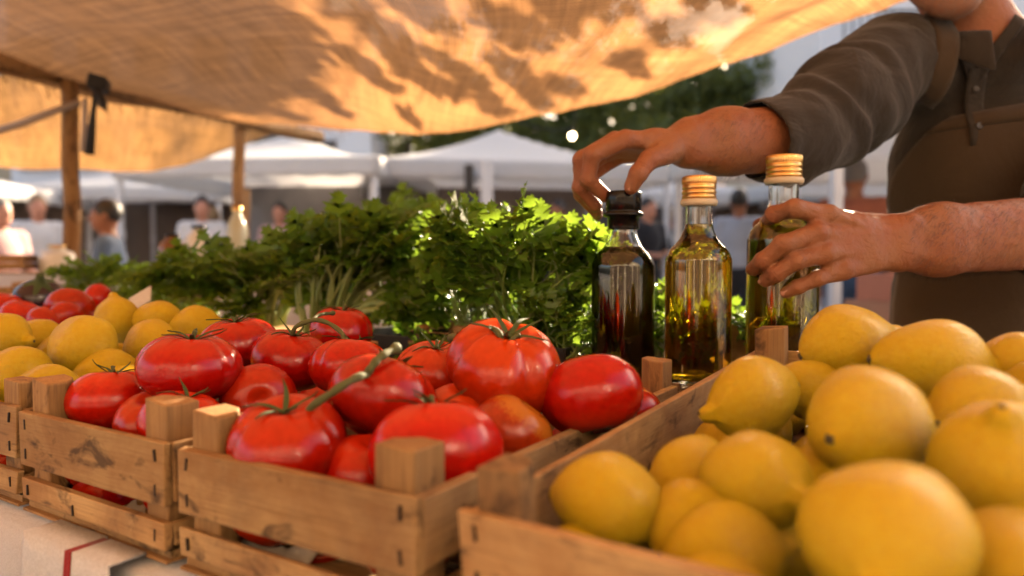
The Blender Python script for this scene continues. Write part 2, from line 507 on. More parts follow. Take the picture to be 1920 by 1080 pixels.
M['apron'] = cloth('brown_apron_canvas', (0.060, 0.042, 0.027), 800, crease=0.3, cs=10)
M['button'] = simple('dark_shirt_button', (0.03, 0.025, 0.022), 0.3)
M['trousers'] = cloth('dark_trousers', (0.03, 0.03, 0.035), 700)
M['shoe'] = simple('dark_leather', (0.02, 0.015, 0.012), 0.5)

def skin(name, col, red, freck=True):
    t = NT(name); v = t.coords('Object')
    c = t.mix(t.ramp(t.noise(v, 22, 4), [(0.3, 0.0), (0.72, 1.0)]), col, red)
    c = t.mix(t.ramp(t.noise(v, 190, 3), [(0.56, 0.0), (0.74, 0.45)]), c, [x * 0.62 for x in col])
    at = t.n('Attribute'); at.attribute_name = 'beard'
    c = t.mix(at.outputs['Fac'], c, (0.16, 0.125, 0.105))
    vo = t.n('TexVoronoi'); vo.inputs['Scale'].default_value = 330; t.l(v, vo.inputs['Vector'])
    t.set(Base_Color=c, Roughness=0.46)
    t.b.inputs['Subsurface Weight'].default_value = 0.07; t.b.inputs['Specular IOR Level'].default_value = 0.4; t.b.inputs['Subsurface Radius'].default_value = (0.010, 0.0035, 0.0018); t.b.inputs['Subsurface Scale'].default_value = 0.5
    b1 = t.n('Bump'); b1.inputs['Strength'].default_value = 0.75; b1.inputs['Distance'].default_value = 0.004; t.l(t.noise(v, 75, 6, 0.65, 0.8), b1.inputs['Height'])
    b2 = t.n('Bump'); b2.inputs['Strength'].default_value = 0.25; b2.inputs['Distance'].default_value = 0.0006; t.l(vo.outputs['Distance'], b2.inputs['Height']); t.l(b1.outputs[0], b2.inputs['Normal'])
    t.l(b2.outputs[0], t.b.inputs['Normal'])
    return t.mat
M['skin'] = skin('tanned_skin', (0.30, 0.130, 0.060), (0.29, 0.095, 0.042))
M['nail_skin'] = simple('fingernail', (0.55, 0.27, 0.18), 0.28, var=0.05)
M['lip'] = simple('lips', (0.36, 0.12, 0.09), 0.4)
M['eye'] = simple('eye_white', (0.7, 0.66, 0.6), 0.15)
M['iris'] = simple('brown_iris', (0.06, 0.03, 0.015), 0.1)
M['grey_hair'] = simple('grey_hair', (0.16, 0.14, 0.125), 0.5, var=0.4, scale=200)
M['dark_hair'] = simple('dark_hair', (0.018, 0.013, 0.010), 0.5, var=0.4, scale=200)

# coarse hessian: crossed threads, a little light through the gaps
def burlap(name, dif, tr, trw, pitch=0.015, holes=0.28):
    t = NT(name)
    uv = t.n('UVMap'); sep = t.n('SeparateXYZ'); t.l(uv.outputs[0], sep.inputs[0])
    wob = t.noise(uv.outputs[0], 6, 3)
    def th(sock):
        a = t.math('MULTIPLY', sock, 2 * PI / pitch); a = t.math('ADD', a, t.math('MULTIPLY', wob, 9.0))
        return t.math('MULTIPLY', t.math('ADD', t.math('SINE', a), 1.0), 0.5)
    wu, wv = th(sep.outputs[0]), th(sep.outputs[1])
    mx = t.math('MAXIMUM', wu, wv); mn = t.math('MULTIPLY', wu, wv)
    big = t.noise(uv.outputs[0], 2.2, 4)
    str_u = t.n('Mapping'); str_u.inputs['Scale'].default_value = (1.5, 120, 1); t.l(uv.outputs[0], str_u.inputs['Vector'])
    slub = t.noise(str_u.outputs[0], 1.0, 3)
    m3 = t.n('Mapping'); m3.inputs['Scale'].default_value = (42, 3.0, 1); t.l(uv.outputs[0], m3.inputs['Vector'])
    m4 = t.n('Mapping'); m4.inputs['Scale'].default_value = (3.0, 42, 1); t.l(uv.outputs[0], m4.inputs['Vector'])
    slub = t.math('ADD', t.math('MULTIPLY', slub, .25), t.math('ADD', t.math('MULTIPLY', t.noise(m3.outputs[0], 1.0, 3), .375), t.math('MULTIPLY', t.noise(m4.outputs[0], 1.0, 3), .375)))
    c = t.mix(t.ramp(slub, [(0.40, 0.0), (0.60, 1.0)]), dif, [x * 0.6 for x in dif])
    c = t.mix(t.ramp(mx, [(0.1, 0.65), (0.8, 0.0)]), c, [x * 0.45 for x in dif])
    tcol = t.mix(t.ramp(slub, [(0.40, 0.0), (0.60, 1.0)]), tr, [x * 0.50 for x in tr])
    tcol = t.mix(t.ramp(mx, [(0.25, 0.9), (0.95, 0.0)]), tcol, [x * 0.32 for x in tr])
    t.set(Base_Color=c, Roughness=0.95); t.b.inputs['Specular IOR Level'].default_value = 0.05
    t.bump(t.math('ADD', mx, t.math('MULTIPLY', slub, 0.6)), 0.5, 0.003)
    trn = t.n('BsdfTranslucent'); t.l(tcol, trn.inputs[0])
    m1 = t.n('MixShader'); m1.inputs[0].default_value = trw; t.l(t.b.outputs[0], m1.inputs[1]); t.l(trn.outputs[0], m1.inputs[2])
    tp = t.n('BsdfTransparent')
    hole = t.ramp(mx, [(0.12, 1.0), (0.50, 0.0)])
    hole = t.math('MULTIPLY', hole, t.ramp(big, [(0.40, 0.12), (0.72, holes)]))
    m2 = t.n('MixShader'); t.l(hole, m2.inputs[0]); t.l(m1.outputs[0], m2.inputs[1]); t.l(tp.outputs[0], m2.inputs[2])
    t.l(m2.outputs[0], t.out.inputs[0])
    return t.mat
M['burlap'] = burlap('burlap_weave', (0.06, 0.026, 0.009), (0.47, 0.225, 0.088), 0.76)
M['burlap2'] = burlap('yellow_burlap_weave', (0.18, 0.09, 0.032), (0.50, 0.255, 0.09), 0.72)
M['tent'] = cloth('white_tent_canvas', (0.88, 0.87, 0.87), 60, 0.8, 0.03, 0.08, tr=(0.92, 0.90, 0.89), cs=1.2)
M['tent_pole'] = simple('white_tent_pole', (0.62, 0.61, 0.62), 0.4)
M['black_pole'] = simple('black_tent_pole', (0.012, 0.012, 0.014), 0.5)
M['plaster'] = simple('white_plaster', (0.74, 0.73, 0.74), 0.9, var=0.06, scale=0.7, bump=0.2, bscale=6, bdist=0.02)
M['arcade'] = simple('dark_shopfront', (0.10, 0.065, 0.05), 0.8, var=0.4, scale=0.9)
M['win'] = simple('window_pane', (0.03, 0.033, 0.038), 0.15)
M['win_frame'] = simple('brown_window_frame', (0.12, 0.075, 0.05), 0.6)
M['rail'] = simple('balcony_iron', (0.05, 0.045, 0.045), 0.5, 0.3)
M['strap'] = simple('black_strap', (0.012, 0.011, 0.011), 0.7)
M['bulb'] = simple('lit_bulb', (0.9, 0.8, 0.6), 0.2)
M['bulb'].node_tree.nodes['Principled BSDF'].inputs['Emission Color'].default_value = (1.0, 0.72, 0.38, 1)
M['bulb'].node_tree.nodes['Principled BSDF'].inputs['Emission Strength'].default_value = 8
def col(name, c, rough=0.7, **kw):
    if name not in M: M[name] = simple(name, c, rough, **kw)
    return M[name]

t = NT('stone_paving'); v = t.coords('Object')
br = t.n('TexBrick'); br.inputs['Scale'].default_value = 1.4; t.l(v, br.inputs['Vector'])
br.inputs['Color1'].default_value = (0.33, 0.30, 0.28, 1); br.inputs['Color2'].default_value = (0.42, 0.39, 0.36, 1); br.inputs['Mortar'].default_value = (0.16, 0.145, 0.13, 1); br.inputs['Mortar Size'].default_value = 0.012
c = t.mix(t.ramp(t.noise(v, 0.6, 5), [(0.3, 0.0), (0.7, 0.5)]), br.outputs[0], (0.25, 0.22, 0.20))
t.set(Base_Color=c, Roughness=0.85); t.bump(t.noise(v, 12, 5), 0.3, 0.01)
M['paving'] = t.mat
# ------------------------------------------------------------------ ground
mb = MB(); mb.add([(-150, -60, 0), (150, -60, 0), (150, 240, 0), (-150, 240, 0)], [(0, 1, 2, 3)])
tag(mb.build('ground', M['paving'], smooth=False), kind='structure')

# ------------------------------------------------------------------ table, cloth
YAW = R(32.5)
WD = Vector((math.cos(YAW), -math.sin(YAW), 0)); DD = Vector((math.sin(YAW), math.cos(YAW), 0))
def UV(u, v, z=0): return WD * u + DD * v + Vector((0, 0, z))
TZ = 0.850
SHELF = P(1307, 716, 0.97).z
tb = thing('market_table', 'long wooden trestle table carrying the fruit crates under a white cloth', 'table', UV(-0.7, 0.8), -YAW)
mb = MB(); mb.box((0, 0, TZ - 0.024), (3.4, 0.92, 0.03)); mb.build('tabletop', M['post_x'], tb, False, bevel=0.003)
for sx in (-1.5, 0, 1.5):
    for sy in (-0.38, 0.38):
        mb = MB(); mb.box((sx, sy, (TZ - 0.04) / 2), (0.06, 0.06, TZ - 0.04)); mb.build('leg', M['post_z'], tb, False)
cl = thing('tablecloth', 'white linen tablecloth hanging in folds below the crates', 'tablecloth', UV(-0.7, 0.8), -YAW)
rows = []
rnd = random.Random(4)
for j in range(26):
    row = []
    for i in range(181):
        u = -1.71 + 3.42 * i / 180
        if j < 6: y, z = 0.468 - 0.936 * j / 5 , TZ - 0.005
        else:
            d = (j - 5) / 20
            fold = (0.012 * math.sin(u * 21 + 1) + 0.012 * math.sin(u * 47 + 2 * math.sin(u * 5)) + 0.008 * math.sin(u * 90)) * min(1, d * 3)
            y, z = -0.473 - 0.02 * d - fold, TZ - 0.006 - 0.55 * d
        row.append((u, y, z))
    rows.append(row)
mb = MB(); mb.grid(rows); mb.build('cloth', M['table_linen'], cl)

tw = thing('tea_towel', 'folded white towel with a dark red hem hanging over the table edge below the crate', 'towel', UV(0, 0, 0))
def towel_strip(u0, u1, out, mat, name, parent, z1, ph):
    rows = []
    for j in range(22):
        d = j / 21; row = []
        for i in range(25):
            a = i / 24; u = u0 + (u1 - u0) * a
            v = 0.327 - out - 0.006 * math.sin(a * 9 + ph) * d - 0.02 * d
            if j == 0: v += 0.03
            row.append(UV(u, v, TZ + 0.004 + (0 if j < 2 else -(d - 0.05) * z1)))
        rows.append(row)
    mb = MB(); mb.grid(rows); return mb.build(name, mat, parent, solid=0.0025)
a = P(112, 1040, 0.62); u_a = a.dot(WD)
towel_strip(u_a - 0.052, u_a + 0.025, 0.012, M['towel'], 'towel_fold', tw, 0.33, 0)
towel_strip(u_a + 0.033, u_a + 0.085, 0.014, M['towel'], 'towel_fold', tw, 0.36, 2)
towel_strip(u_a + 0.025, u_a + 0.033, 0.0155, M['red_hem'], 'red_hem', tw, 0.345, 1)

# raised shelf behind the crates
sh = thing('display_shelf', 'low wooden display shelf behind the crates holding the herbs and bottles', 'shelf', UV(-0.95, 1.07), -YAW)
mb = MB(); mb.box((0, 0, SHELF - 0.0175), (2.7, 0.38, 0.018)); mb.build('board', M['post_x'], sh, False, bevel=0.002)
for sx in (-1.3, -0.4, 0.45, 1.3):
    mb = MB(); mb.box((sx, 0, (TZ + SHELF - 0.0265) / 2), (0.03, 0.36, SHELF - 0.0265 - TZ)); mb.build('riser', M['post_z'], sh, False)

# ------------------------------------------------------------------ crates
mb = MB(); mb.box((0, 0, 0), (0.0018, 0.0018, 0.0095)); NAIL = mb.mesh('nail', M['nail'], False)
def crate(label, fl, yaw, wd, d, h=0.095, tilt=0.0, seed=0, group='wooden fruit crates on the table', post_up=0.027, pw=0.031):
    rnd = random.Random(seed)
    o = thing('fruit_crate', label, 'crate', (fl[0], fl[1], TZ + 0.002), -yaw, group)
    o.rotation_euler = Euler((tilt, 0, -yaw))
    T = 0.0075
    def plank(axis, c, s):
        mb = MB(); mb.box((0, 0, 0), s, jit=0.0011, rnd=rnd)
        p = mb.build('plank', M['crate_' + axis], o, False, bevel=0.0012)
        p.location = c; p.rotation_euler = (rnd.uniform(-.006, .006), rnd.uniform(-.012, .012) if axis == 'x' else 0, rnd.uniform(-.005, .005))
        return p
    def nails(p, pts, face):
        for (a, z) in pts:
            nl = bpy.data.objects.new('nail', NAIL); link(nl, p); nl.location = (a, -T / 2 - 0.0004, z); nl.rotation_euler = (0, rnd.uniform(-.2, .2), 0)
    bands = [(0.010, 0.031), (0.045, h)]
    for z0, z1 in bands:
        hz = z1 - z0; zc = (z0 + z1) / 2
        for y in (T / 2, d - T / 2):
            p = plank('x', (wd / 2, y, zc), (wd, T, hz))
            if y < 0.1:
                sp = [(s * (wd / 2 - q), zz) for s in (-1, 1) for q in (0.012, ) for zz in ((-hz * .28, hz * .28) if hz > .03 else (0,))]
                sp += [(0.02 * rnd.uniform(-2, 2), -hz * .2)] if hz < .03 else []
                nails(p, sp, 'f')
        for x in (T / 2, wd - T / 2):
            plank('y', (x, d / 2, zc), (T, d - 2 * T - 0.001, hz - 0.003))
    n = max(3, int(d / 0.09))
    for i in range(n):
        mb = MB(); mb.box((wd / 2, (i + 0.5) * d / n, 0.0045), (wd - 0.004, d / n - 0.012, 0.006), jit=0.0005, rnd=rnd); mb.build('bottom_slat', M['crate_x'], o, False)
    for y in (0.012, d - 0.012):
        mb = MB(); mb.box((wd / 2, y, 0.0), (wd, 0.022, 0.0025)); mb.build('bottom_batten', M['post_x'], o, False)
    for x in (T + 0.0005, wd - T - 0.0005):
        for y in (T + 0.0005, d - T - 0.0005):
            sx = 1 if x < wd / 2 else -1; sy = 1 if y < d / 2 else -1
            mb = MB(); zt = h + post_up + rnd.uniform(-.004, .004); z0 = 0.009
            q = pw * rnd.uniform(.95, 1.08); sl = rnd.uniform(-.005, .005)
            vs = []
            for z, k in ((z0, 0), (zt, 1)):
                for (a, b) in ((0, 0), (1, 0), (1, .55), (.55, 1), (0, 1)):
                    vs.append((x + sx * a * q, y + sy * b * q, z + (k * sl * (a - .5))))
            fs = [(0, 1, 6, 5), (1, 2, 7, 6), (2, 3, 8, 7), (3, 4, 9, 8), (4, 0, 5, 9), (5, 6, 7, 8, 9), (4, 3, 2, 1, 0)]
            if sx * sy < 0: fs = [f[::-1] for f in fs]
            mb.add(vs, fs); mb.build('corner_post', M['post_z'], o, False, bevel=0.0016)
    return o
zr = TZ + 0.097
Afl, Bfl, Cfl = P(36, 774, 0.709), P(331, 844, 0.572), P(871, 955, 0.436)
cA = crate('wooden crate of tomatoes with red cornered paper in its gap, left of the middle', Afl, R(33), 0.236, 0.46, seed=1)
cB = crate('wooden crate of big tomatoes in the middle of the row, next to the bottles', Bfl, R(31.5), 0.236, 0.49, seed=2)
cC = crate('largest wooden crate, full of lemons, nearest on the right with its back raised', Cfl, R(35), 0.36, 0.575, tilt=R(3.6), seed=3)
l0 = Vector((Afl.x, Afl.y, 0)) - WD * 0.252 + DD * 0.004
cD = crate('wooden crate of lemons at the left edge with a red tomato in its gap', l0, R(33), 0.238, 0.46, seed=4)
# batten that raises the back of the big lemon crate
bt = MB(); bt.box((0, 0, 0), (0.30, 0.03, 0.026)); o = bt.build('wedge_batten', M['post_x'], None, False)
o.location = Vector((Cfl.x, Cfl.y, TZ + 0.0135)) + Vector((math.cos(R(35)), -math.sin(R(35)), 0)) * 0.18 + Vector((math.sin(R(35)), math.cos(R(35)), 0)) * 0.45
o.rotation_euler = (0, 0, -R(35))
tag(o, 'short wooden batten propping up the back of the lemon crate', 'batten')

# paper scraps in the gaps
def scrap(label, at_, size, seed, red=False):
    rnd = random.Random(seed); rows = []
    for j in range(14):
        row = []
        for i in range(20):
            x, y = (i / 19 - .5) * size[0], (j / 13 - .5) * size[1]
            z = 0.012 * noise.noise(Vector((x * 40 + seed, y * 55, seed))) + 0.006 * noise.noise(Vector((x * 110, y * 110, seed)))
            row.append((x, y + z * .6, z + y * .6))
        rows.append(row)
    mb = MB(); mb.grid(rows); o = mb.build('paper_liner', M['paper'], None, solid=0.0006)
    o.location = at_; o.rotation_euler = (0, 0, -R(33)); tag(o, label, 'paper liner')
    if red:
        mb = MB(); mb.grid([[(p[0], p[1] - .0015, p[2] + 0.001) for p in r[:7]] for r in rows[4:9]]); mb.build('printed_corner', M['red_paper'], o)
scrap('crumpled white paper with a red corner in the gap of the left tomato crate', P(262, 985, 0.650), (0.09, 0.022), 3, True)
scrap('crumpled beige paper in the gap of the middle tomato crate', P(470, 1040, 0.575), (0.12, 0.024), 8)

# ------------------------------------------------------------------ tomatoes
def tomato_mesh(seed, lobes, flat, deep):
    rnd = random.Random(seed); mb = MB(); NT_, NP_ = 34, 56
    ph = [rnd.uniform(0, 6.28) for _ in range(6)]
    ring = []
    for i in range(NT_ + 1):
        th = PI * i / NT_; ring.append([])
        for k in range(NP_ if 0 < i < NT_ else 1):
            a = 2 * PI * k / NP_
            st, ct = math.sin(th), math.cos(th)
            rib = abs(math.cos(lobes * a / 2 + ph[0] + 0.4 * math.sin(a + ph[3])))
            rib = 1 - deep * (1 - min(1, rib * 1.7)) ** 1.5 * (0.35 + 0.65 * max(0, ct)) * min(1, st * 3)
            irr = 1 + 0.035 * math.sin(2 * a + ph[1]) + 0.02 * math.sin(3 * a + ph[2])
            r = (abs(st) ** 0.86) * rib * irr
            z = flat * (ct if ct > 0 else ct * 0.98)
            z -= 0.17 * math.exp(-(r / 0.26) ** 2) * (1 if ct > 0 else -0.35)
            z += 0.03 * math.sin(a + ph[4]) * st
            ring[-1].append(len(mb.v)); mb.v.append((r * math.cos(a) * 0.5, r * math.sin(a) * 0.5, z * 0.5))
    for A, B in zip(ring, ring[1:]):
        for k in range(NP_):
            k2 = (k + 1) % NP_
            f = (A[0], B[k], B[k2]) if len(A) == 1 else (A[k], B[0], A[k2]) if len(B) == 1 else (A[k], B[k], B[k2], A[k2])
            mb.f.append(f); mb.m.append(0)
    return mb
def calyx_mesh(seed, n, flat):
    rnd = random.Random(seed); mb = MB(); z0 = flat * 0.5 - 0.085
    for i in range(n):
        a = 2 * PI * i / n + rnd.uniform(-.25, .25); L = rnd.uniform(.2, .40); up = rnd.uniform(-.07, .06); rows = []
        curl = rnd.uniform(-.5, .9)
        for j in range(8):
            s = j / 7; r = .02 + L * s * (1 - .25 * max(0, curl) * s)
            z = z0 + .012 + .075 * math.sin(min(1, s * 1.5) * PI / 2) + up * s * s + max(0, curl) * .12 * s ** 3
            wd = .030 * (1 - s) ** .7 * (0.6 + 1.6 * s * (1 - s)) + .002
            aa = a + .35 * curl * s * s
            c, s_ = math.cos(aa), math.sin(aa)
            rows.append([(r * c - q * wd * s_, r * s_ + q * wd * c, z + (abs(q) - .5) * .012) for q in (-1, 0, 1)])
        mb.grid(rows)
    mb.lathe([(0, z0 - .02), (.035, z0 - .01), (.04, z0 + .012), (.02, z0 + .026), (0, z0 + .028)], 10)
    return mb
TV = []
for s, (lb, fl_, dp) in enumerate([(5, .74, .10), (6, .70, .15), (4, .80, .06), (3, .78, .34)]):
    TV.append((tomato_mesh(40 + s, lb, fl_, dp).mesh('tomato', M['tomato']), calyx_mesh(60 + s, 5 + s % 2, fl_).mesh('calyx', M['calyx']), fl_))
TV2 = tomato_mesh(47, 4, .86, .02).mesh('tomato', M['tomato2'])
STEM = MB(); STEM.tube([(0, 0, 0), (.006, .002, .035), (.02, .01, .07), (.03, .0, .09)], [.026, .02, .019, .026], 8)
STEMM = STEM.mesh('stem', M['vine'])
TOMS = []
def tomato(label, px, py, Y, D, tilt=(0, 0), spin=0.0, var=0, cal=True, stem=True, group='ripe tomatoes in the crates', mesh=None, cat='tomato', pos=None):
    me, ca, fl_ = TV[var]
    o = bpy.data.objects.new('tomato', mesh or me); link(o)
    o.location = pos if pos is not None else P(px, py, Y); o.scale = (D, D, D)
    o.rotation_euler = Euler((R(tilt[0]), R(tilt[1]), spin))
    tag(o, label, cat, group)
    if cal:
        c = bpy.data.objects.new('calyx', ca); link(c, o)
        if stem:
            s = bpy.data.objects.new('stem', STEMM); link(s, c); s.location = (0, 0, fl_ * .5 - .065)
    TOMS.append(o); return o
def local_stem(o, pts, rad, name='vine_stem'):
    bpy.context.view_layer.update()
    inv = o.matrix_world.inverted(); sc = o.scale[0]
    mb = MB(); pp = spline([tuple(inv @ Vector(p)) for p in pts], 22)
    rr = [rad / sc * .88 * (1 + .12 * math.sin(i * 1.3)) for i in range(23)]; rr[-1] *= 1.5; rr[-2] *= 1.35
    mb.tube(pp, rr, 9); return mb.build(name, M['vine'], o)
# middle crate
t1 = tomato('broad tomato in the left front corner of the middle crate with a rising vine stem', 540, 832, 0.578, .094, (14, -6), .4, 0, stem=False)
t2 = tomato('tilted tomato in the middle crate with a thick vine stem over its shoulder', 716, 748, 0.632, .098, (28, 20), 1.9, 1, stem=False)
t3 = tomato('front tomato of the middle crate with two bright glints behind the corner post', 815, 850, 0.545, .098, (6, 12), 2.2, 2)
t4 = tomato('big ribbed tomato with a deep crease at the back of the middle crate', 945, 692, 0.685, .110, (24, 0), .35, 3, stem=False)
t5 = tomato('orange streaked half ripe tomato low between the ribbed one and the corner post', 958, 815, 0.625, .072, (30, 25), 1.0, 2, cal=False, mesh=TV2)
t6 = tomato('smooth round tomato without calyx against the right side of the middle crate', 1110, 740, 0.665, .091, (160, 10), .8, 2, cal=False)
t7 = tomato('tomato half hidden behind the ribbed one in the middle crate', 818, 700, 0.75, .086, (5, -8), 1.2, 0)
tomato('deep red tomato in shade beneath the tilted one in the middle crate', 690, 890, 0.578, .074, (10, 10), .2, 2, cal=False)
tomato('tomato of which a sliver shows at the back right corner of the middle crate', 1165, 775, 0.735, .080, (170, 0), .2, 0, cal=False)
tomato('small tomato wedged behind the front tomato in the middle crate', 862, 778, 0.66, .066, (20, 0), .6, 2, cal=False)
# left tomato crate
a1 = tomato('dark red tomato at the left front of the left tomato crate, curly calyx upright', 214, 752, 0.735, .086, (4, 3), 2.6, 0)
a2 = tomato('shiny wide tomato with thin spread sepals, topmost in the left tomato crate', 357, 690, 0.715, .096, (6, 2), .9, 1)
a3 = tomato('orange-red tomato with spread sepals behind the topmost one', 447, 645, 0.86, .088, (6, -4), .1, 1)
a4 = tomato('tomato in the left crate joined by a vine to its right neighbour', 545, 675, 0.815, .088, (10, 0), 1.4, 0, stem=False)
a5 = tomato('tomato at the right of the left crate, right end of the short vine', 655, 688, 0.77, .086, (12, 6), 2.4, 1, stem=False)
a6 = tomato('farthest tomato in the left tomato crate, below the celery stalks', 641, 620, 0.985, .086, (4, 4), .5, 0)
a7 = tomato('oval tomato lying low without calyx in the left tomato crate', 485, 750, 0.735, .074, (80, 20), .3, 2, cal=False)
a8 = tomato('tomato with wilted sepals low beside the corner post of the left crate', 345, 795, 0.648, .077, (6, 8), 1.1, 0, stem=False)
a9 = tomato('small tomato tucked between the dark red one and the wilted one', 288, 792, 0.69, .070, (20, -8), .4, 2, cal=False)
tomato('tomato seen through the front gap of the left tomato crate', 195, 940, 0.712, .066, (0, 0), .4, 2, cal=False)
tomato('tomato seen through the front gap of the leftmost lemon crate', 4, 890, 0.83, .064, (0, 0), 1.4, 2, cal=False)
tomato('tomato seen through the front gap of the middle crate', 600, 1085, 0.582, .062, (0, 0), 2.4, 2, cal=False)
def fill(crate_o, wd, d, D, z, n, seed, label, fn, skip=0.0):
    rnd = random.Random(seed); Mx = Matrix.Translation(crate_o.location) @ crate_o.rotation_euler.to_matrix().to_4x4()
    nx = int((wd - .02) / D); ny = int((d - .02) / D)
    for i in range(nx):
        for j in range(ny):
            if rnd.random() < skip: continue
            x = .012 + D / 2 + i * (wd - .024 - D) / max(1, nx - 1); y = .012 + D / 2 + j * (d - .024 - D) / max(1, ny - 1)
            fn(label, Mx @ Vector((x, y, z)), rnd)
ft = lambda lab, p, rnd: tomato(lab, 0, 0, 0, .070, (rnd.uniform(0, 360), rnd.uniform(0, 360)), 0, 2, cal=False, pos=p, group='tomatoes in the bottom layer')
fill(cA, .236, .46, .073, .047, 0, 5, 'tomato of the bottom layer beneath the others in a tomato crate', ft, 0)
fill(cB, .236, .455, .073, .047, 0, 6, 'tomato of the bottom layer beneath the others in a tomato crate', ft, 0)
# vines
local_stem(t1, [P(572, 780, .572), P(585, 762, .567), P(620, 738, .56), P(655, 715, .56), P(683, 703, .585), P(690, 706, .60)], .0036)
local_stem(t2, [P(685, 712, .60), P(695, 690, .592), P(715, 668, .60), P(745, 652, .62)], .0038)
local_stem(t4, [P(940, 650, .665), P(938, 630, .66), P(925, 617, .67), P(895, 618, .69), P(865, 630, .71), P(845, 634, .73)], .0034)
local_stem(t4, [P(940, 652, .665), P(955, 640, .662), P(972, 628, .67)], .0024)
local_stem(a4, [P(548, 628, .80), P(556, 612, .79), P(590, 600, .79), P(618, 607, .785), P(640, 624, .765), P(648, 640, .758)], .0028)
local_stem(a4, [P(582, 602, .79), P(600, 590, .82), P(625, 587, .86)], .0022)
# red tomatoes behind the left lemons
for k, (lab, px, py, Y, D) in enumerate([
    ('red tomato at the left edge beyond the lemons', 4, 580, 1.35, .075), ('wide red tomato beyond the lemons, second from the left edge', 40, 596, 1.28, .072),
    ('low red tomato between two others beyond the lemons', 85, 605, 1.24, .060), ('round red tomato right of the aubergine beyond the lemons', 132, 582, 1.33, .085),
    ('small red tomato in front of the round one beyond the lemons', 125, 598, 1.26, .060), ('red tomato farthest right beside the paper tag beyond the lemons', 186, 563, 1.45, .066)]):
    tomato(lab, px, py, Y, D, (20 * k, 10), k, 2, cal=False, group='loose tomatoes beyond the left lemons')

# ------------------------------------------------------------------ lemons
def lemon_mesh(seed, nip, fat):
    rnd = random.Random(seed); ph = [rnd.uniform(0, 6.28) for _ in range(8)]
    prof = spline([(-.985, 0), (-.97, .09), (-.93, .20), (-.82, .44), (-.6, .73), (-.3, .93), (0, 1.0), (.3, .955), (.58, .78), (.77, .52), (.87, .335), (.935, .25), (1.0 + nip * .08, .19), (1.04 + nip * .12, .11), (1.05 + nip * .12, 0)], 44)
    mb = MB(); n = 44; rings = []
    for i, (x, r) in enumerate(prof):
        r = max(0, r)
        if i in (0, len(prof) - 1): rings.append([len(mb.v)]); mb.v.append((x * .5, 0, 0)); continue
        row = []
        for k in range(n):
            a = 2 * PI * k / n
            q = r * fat * (1 + .035 * math.sin(2 * a + ph[0] + x) + .022 * math.sin(3 * a + ph[1] + 2 * x) + .014 * math.sin(5 * a + ph[2] - 3 * x) + .02 * math.sin(5 * x + ph[3]) + (.05 * math.sin(6 * a + ph[5]) if x > .8 else 0))
            row.append(len(mb.v)); mb.v.append((x * .5, q * .5 * math.cos(a), q * .5 * math.sin(a) + .02 * math.sin(2.2 * x + ph[4])))
        rings.append(row)
    for A, B in zip(rings, rings[1:]):
        for k in range(n):
            k2 = (k + 1) % n
            f = (A[0], B[k2], B[k]) if len(A) == 1 else (A[k], A[k2], B[0]) if len(B) == 1 else (A[k], A[k2], B[k2], B[k])
            mb.f.append(f); mb.m.append(0)
    return mb.mesh('lemon', M['lemon'])
LV = [lemon_mesh(1, .8, .76), lemon_mesh(2, 1.2, .72), lemon_mesh(3, 0.5, .82), lemon_mesh(4, .6, .79)]
mb = MB(); mb.lathe([(0, -.012), (.03, -.01), (.038, .0), (.028, .012), (.012, .016), (0, .012)], 9, fn=lambda a, z: 1 + .25 * math.cos(5 * a))
LSTEM = mb.mesh('stem_button', M['lemon_stem'])
mb = MB(); mb.lathe([(0, -.01), (.02, -.008), (.026, .0), (.017, .008), (0, .005)], 9, fn=lambda a, z: 1 + .2 * math.cos(4 * a))
LTIP = mb.mesh('blossom_scar', M['lemon_stem'])
LEMS = []
def lemon(label, px, py, Y, L, d, var=0, roll=0.0, group='lemons in the crates', pos=None, parts=True):
    o = bpy.data.objects.new('lemon', LV[var]); link(o)
    o.location = pos if pos is not None else P(px, py, Y); o.scale = (L, L, L)
    q = Vector((1, 0, 0)).rotation_difference(Vector(d).normalized())
    o.rotation_mode = 'QUATERNION'; o.rotation_quaternion = q @ Euler((roll, 0, 0)).to_quaternion()
    tag(o, label, 'lemon', group)
    if parts:
        s = bpy.data.objects.new('stem_button', LSTEM); link(s, o); s.location = (-.487, 0, .0); s.rotation_euler = (0, -PI / 2, 0)
        nip = (.8, 1.2, 0.5, .6)[var]
        s = bpy.data.objects.new('blossom_scar', LTIP); link(s, o); s.location = ((1.05 + nip * .12) * .5 - .004, 0, .016); s.rotation_euler = (0, PI / 2, 0)
    LEMS.append(o); return o
lemon('clean pored lemon at the back left of the big crate, nipple up to the right', 1590, 645, .665, .092, (.9, .05, .22), 0, .4)
lemon('large lemon at the back right with a dark tipped nipple pointing right', 1745, 682, .60, .098, (1, -.1, -.06), 1, 1.4)
lemon('lemon with one brown pock by the left side board, nipple pointing down left', 1412, 747, .600, .086, (-.95, -.25, -.22), 0, 2.2)
lemon('large lemon in the centre of the big crate with a grey scar facing forward', 1625, 795, .485, .092, (.80, .60, .08), 3, .9)
lemon('plump lemon below the pocked one, its nipple facing the camera', 1415, 902, .462, .078, (.42, -.88, .0), 2, 3.1)
lemon('lemon in the front left corner of the big crate, nipple pointing right', 1142, 940, .468, .078, (.97, -.1, -.08), 0, .3)
lemon('big blurred lemon at the right edge of the photo in the big crate', 1868, 885, .42, .092, (-.25, -.5, .85), 2, .2)
lemon('nearest lemon, large and blurred at the bottom of the photo with a green tip', 1660, 1005, .352, .094, (-.42, -.72, -.25), 3, .8)
lemon('lemon deep in shade between the plump one and the corner one', 1300, 905, .515, .074, (-.3, -.5, -.7), 2, 0)
lemon('lemon at the bottom front whose top rises over the front board', 1360, 1040, .425, .078, (.95, .1, .1), 0, 1)
lemon('lemon wedged behind the right edge one under the large one', 1835, 775, .52, .080, (.9, .3, .1), 3, 1)
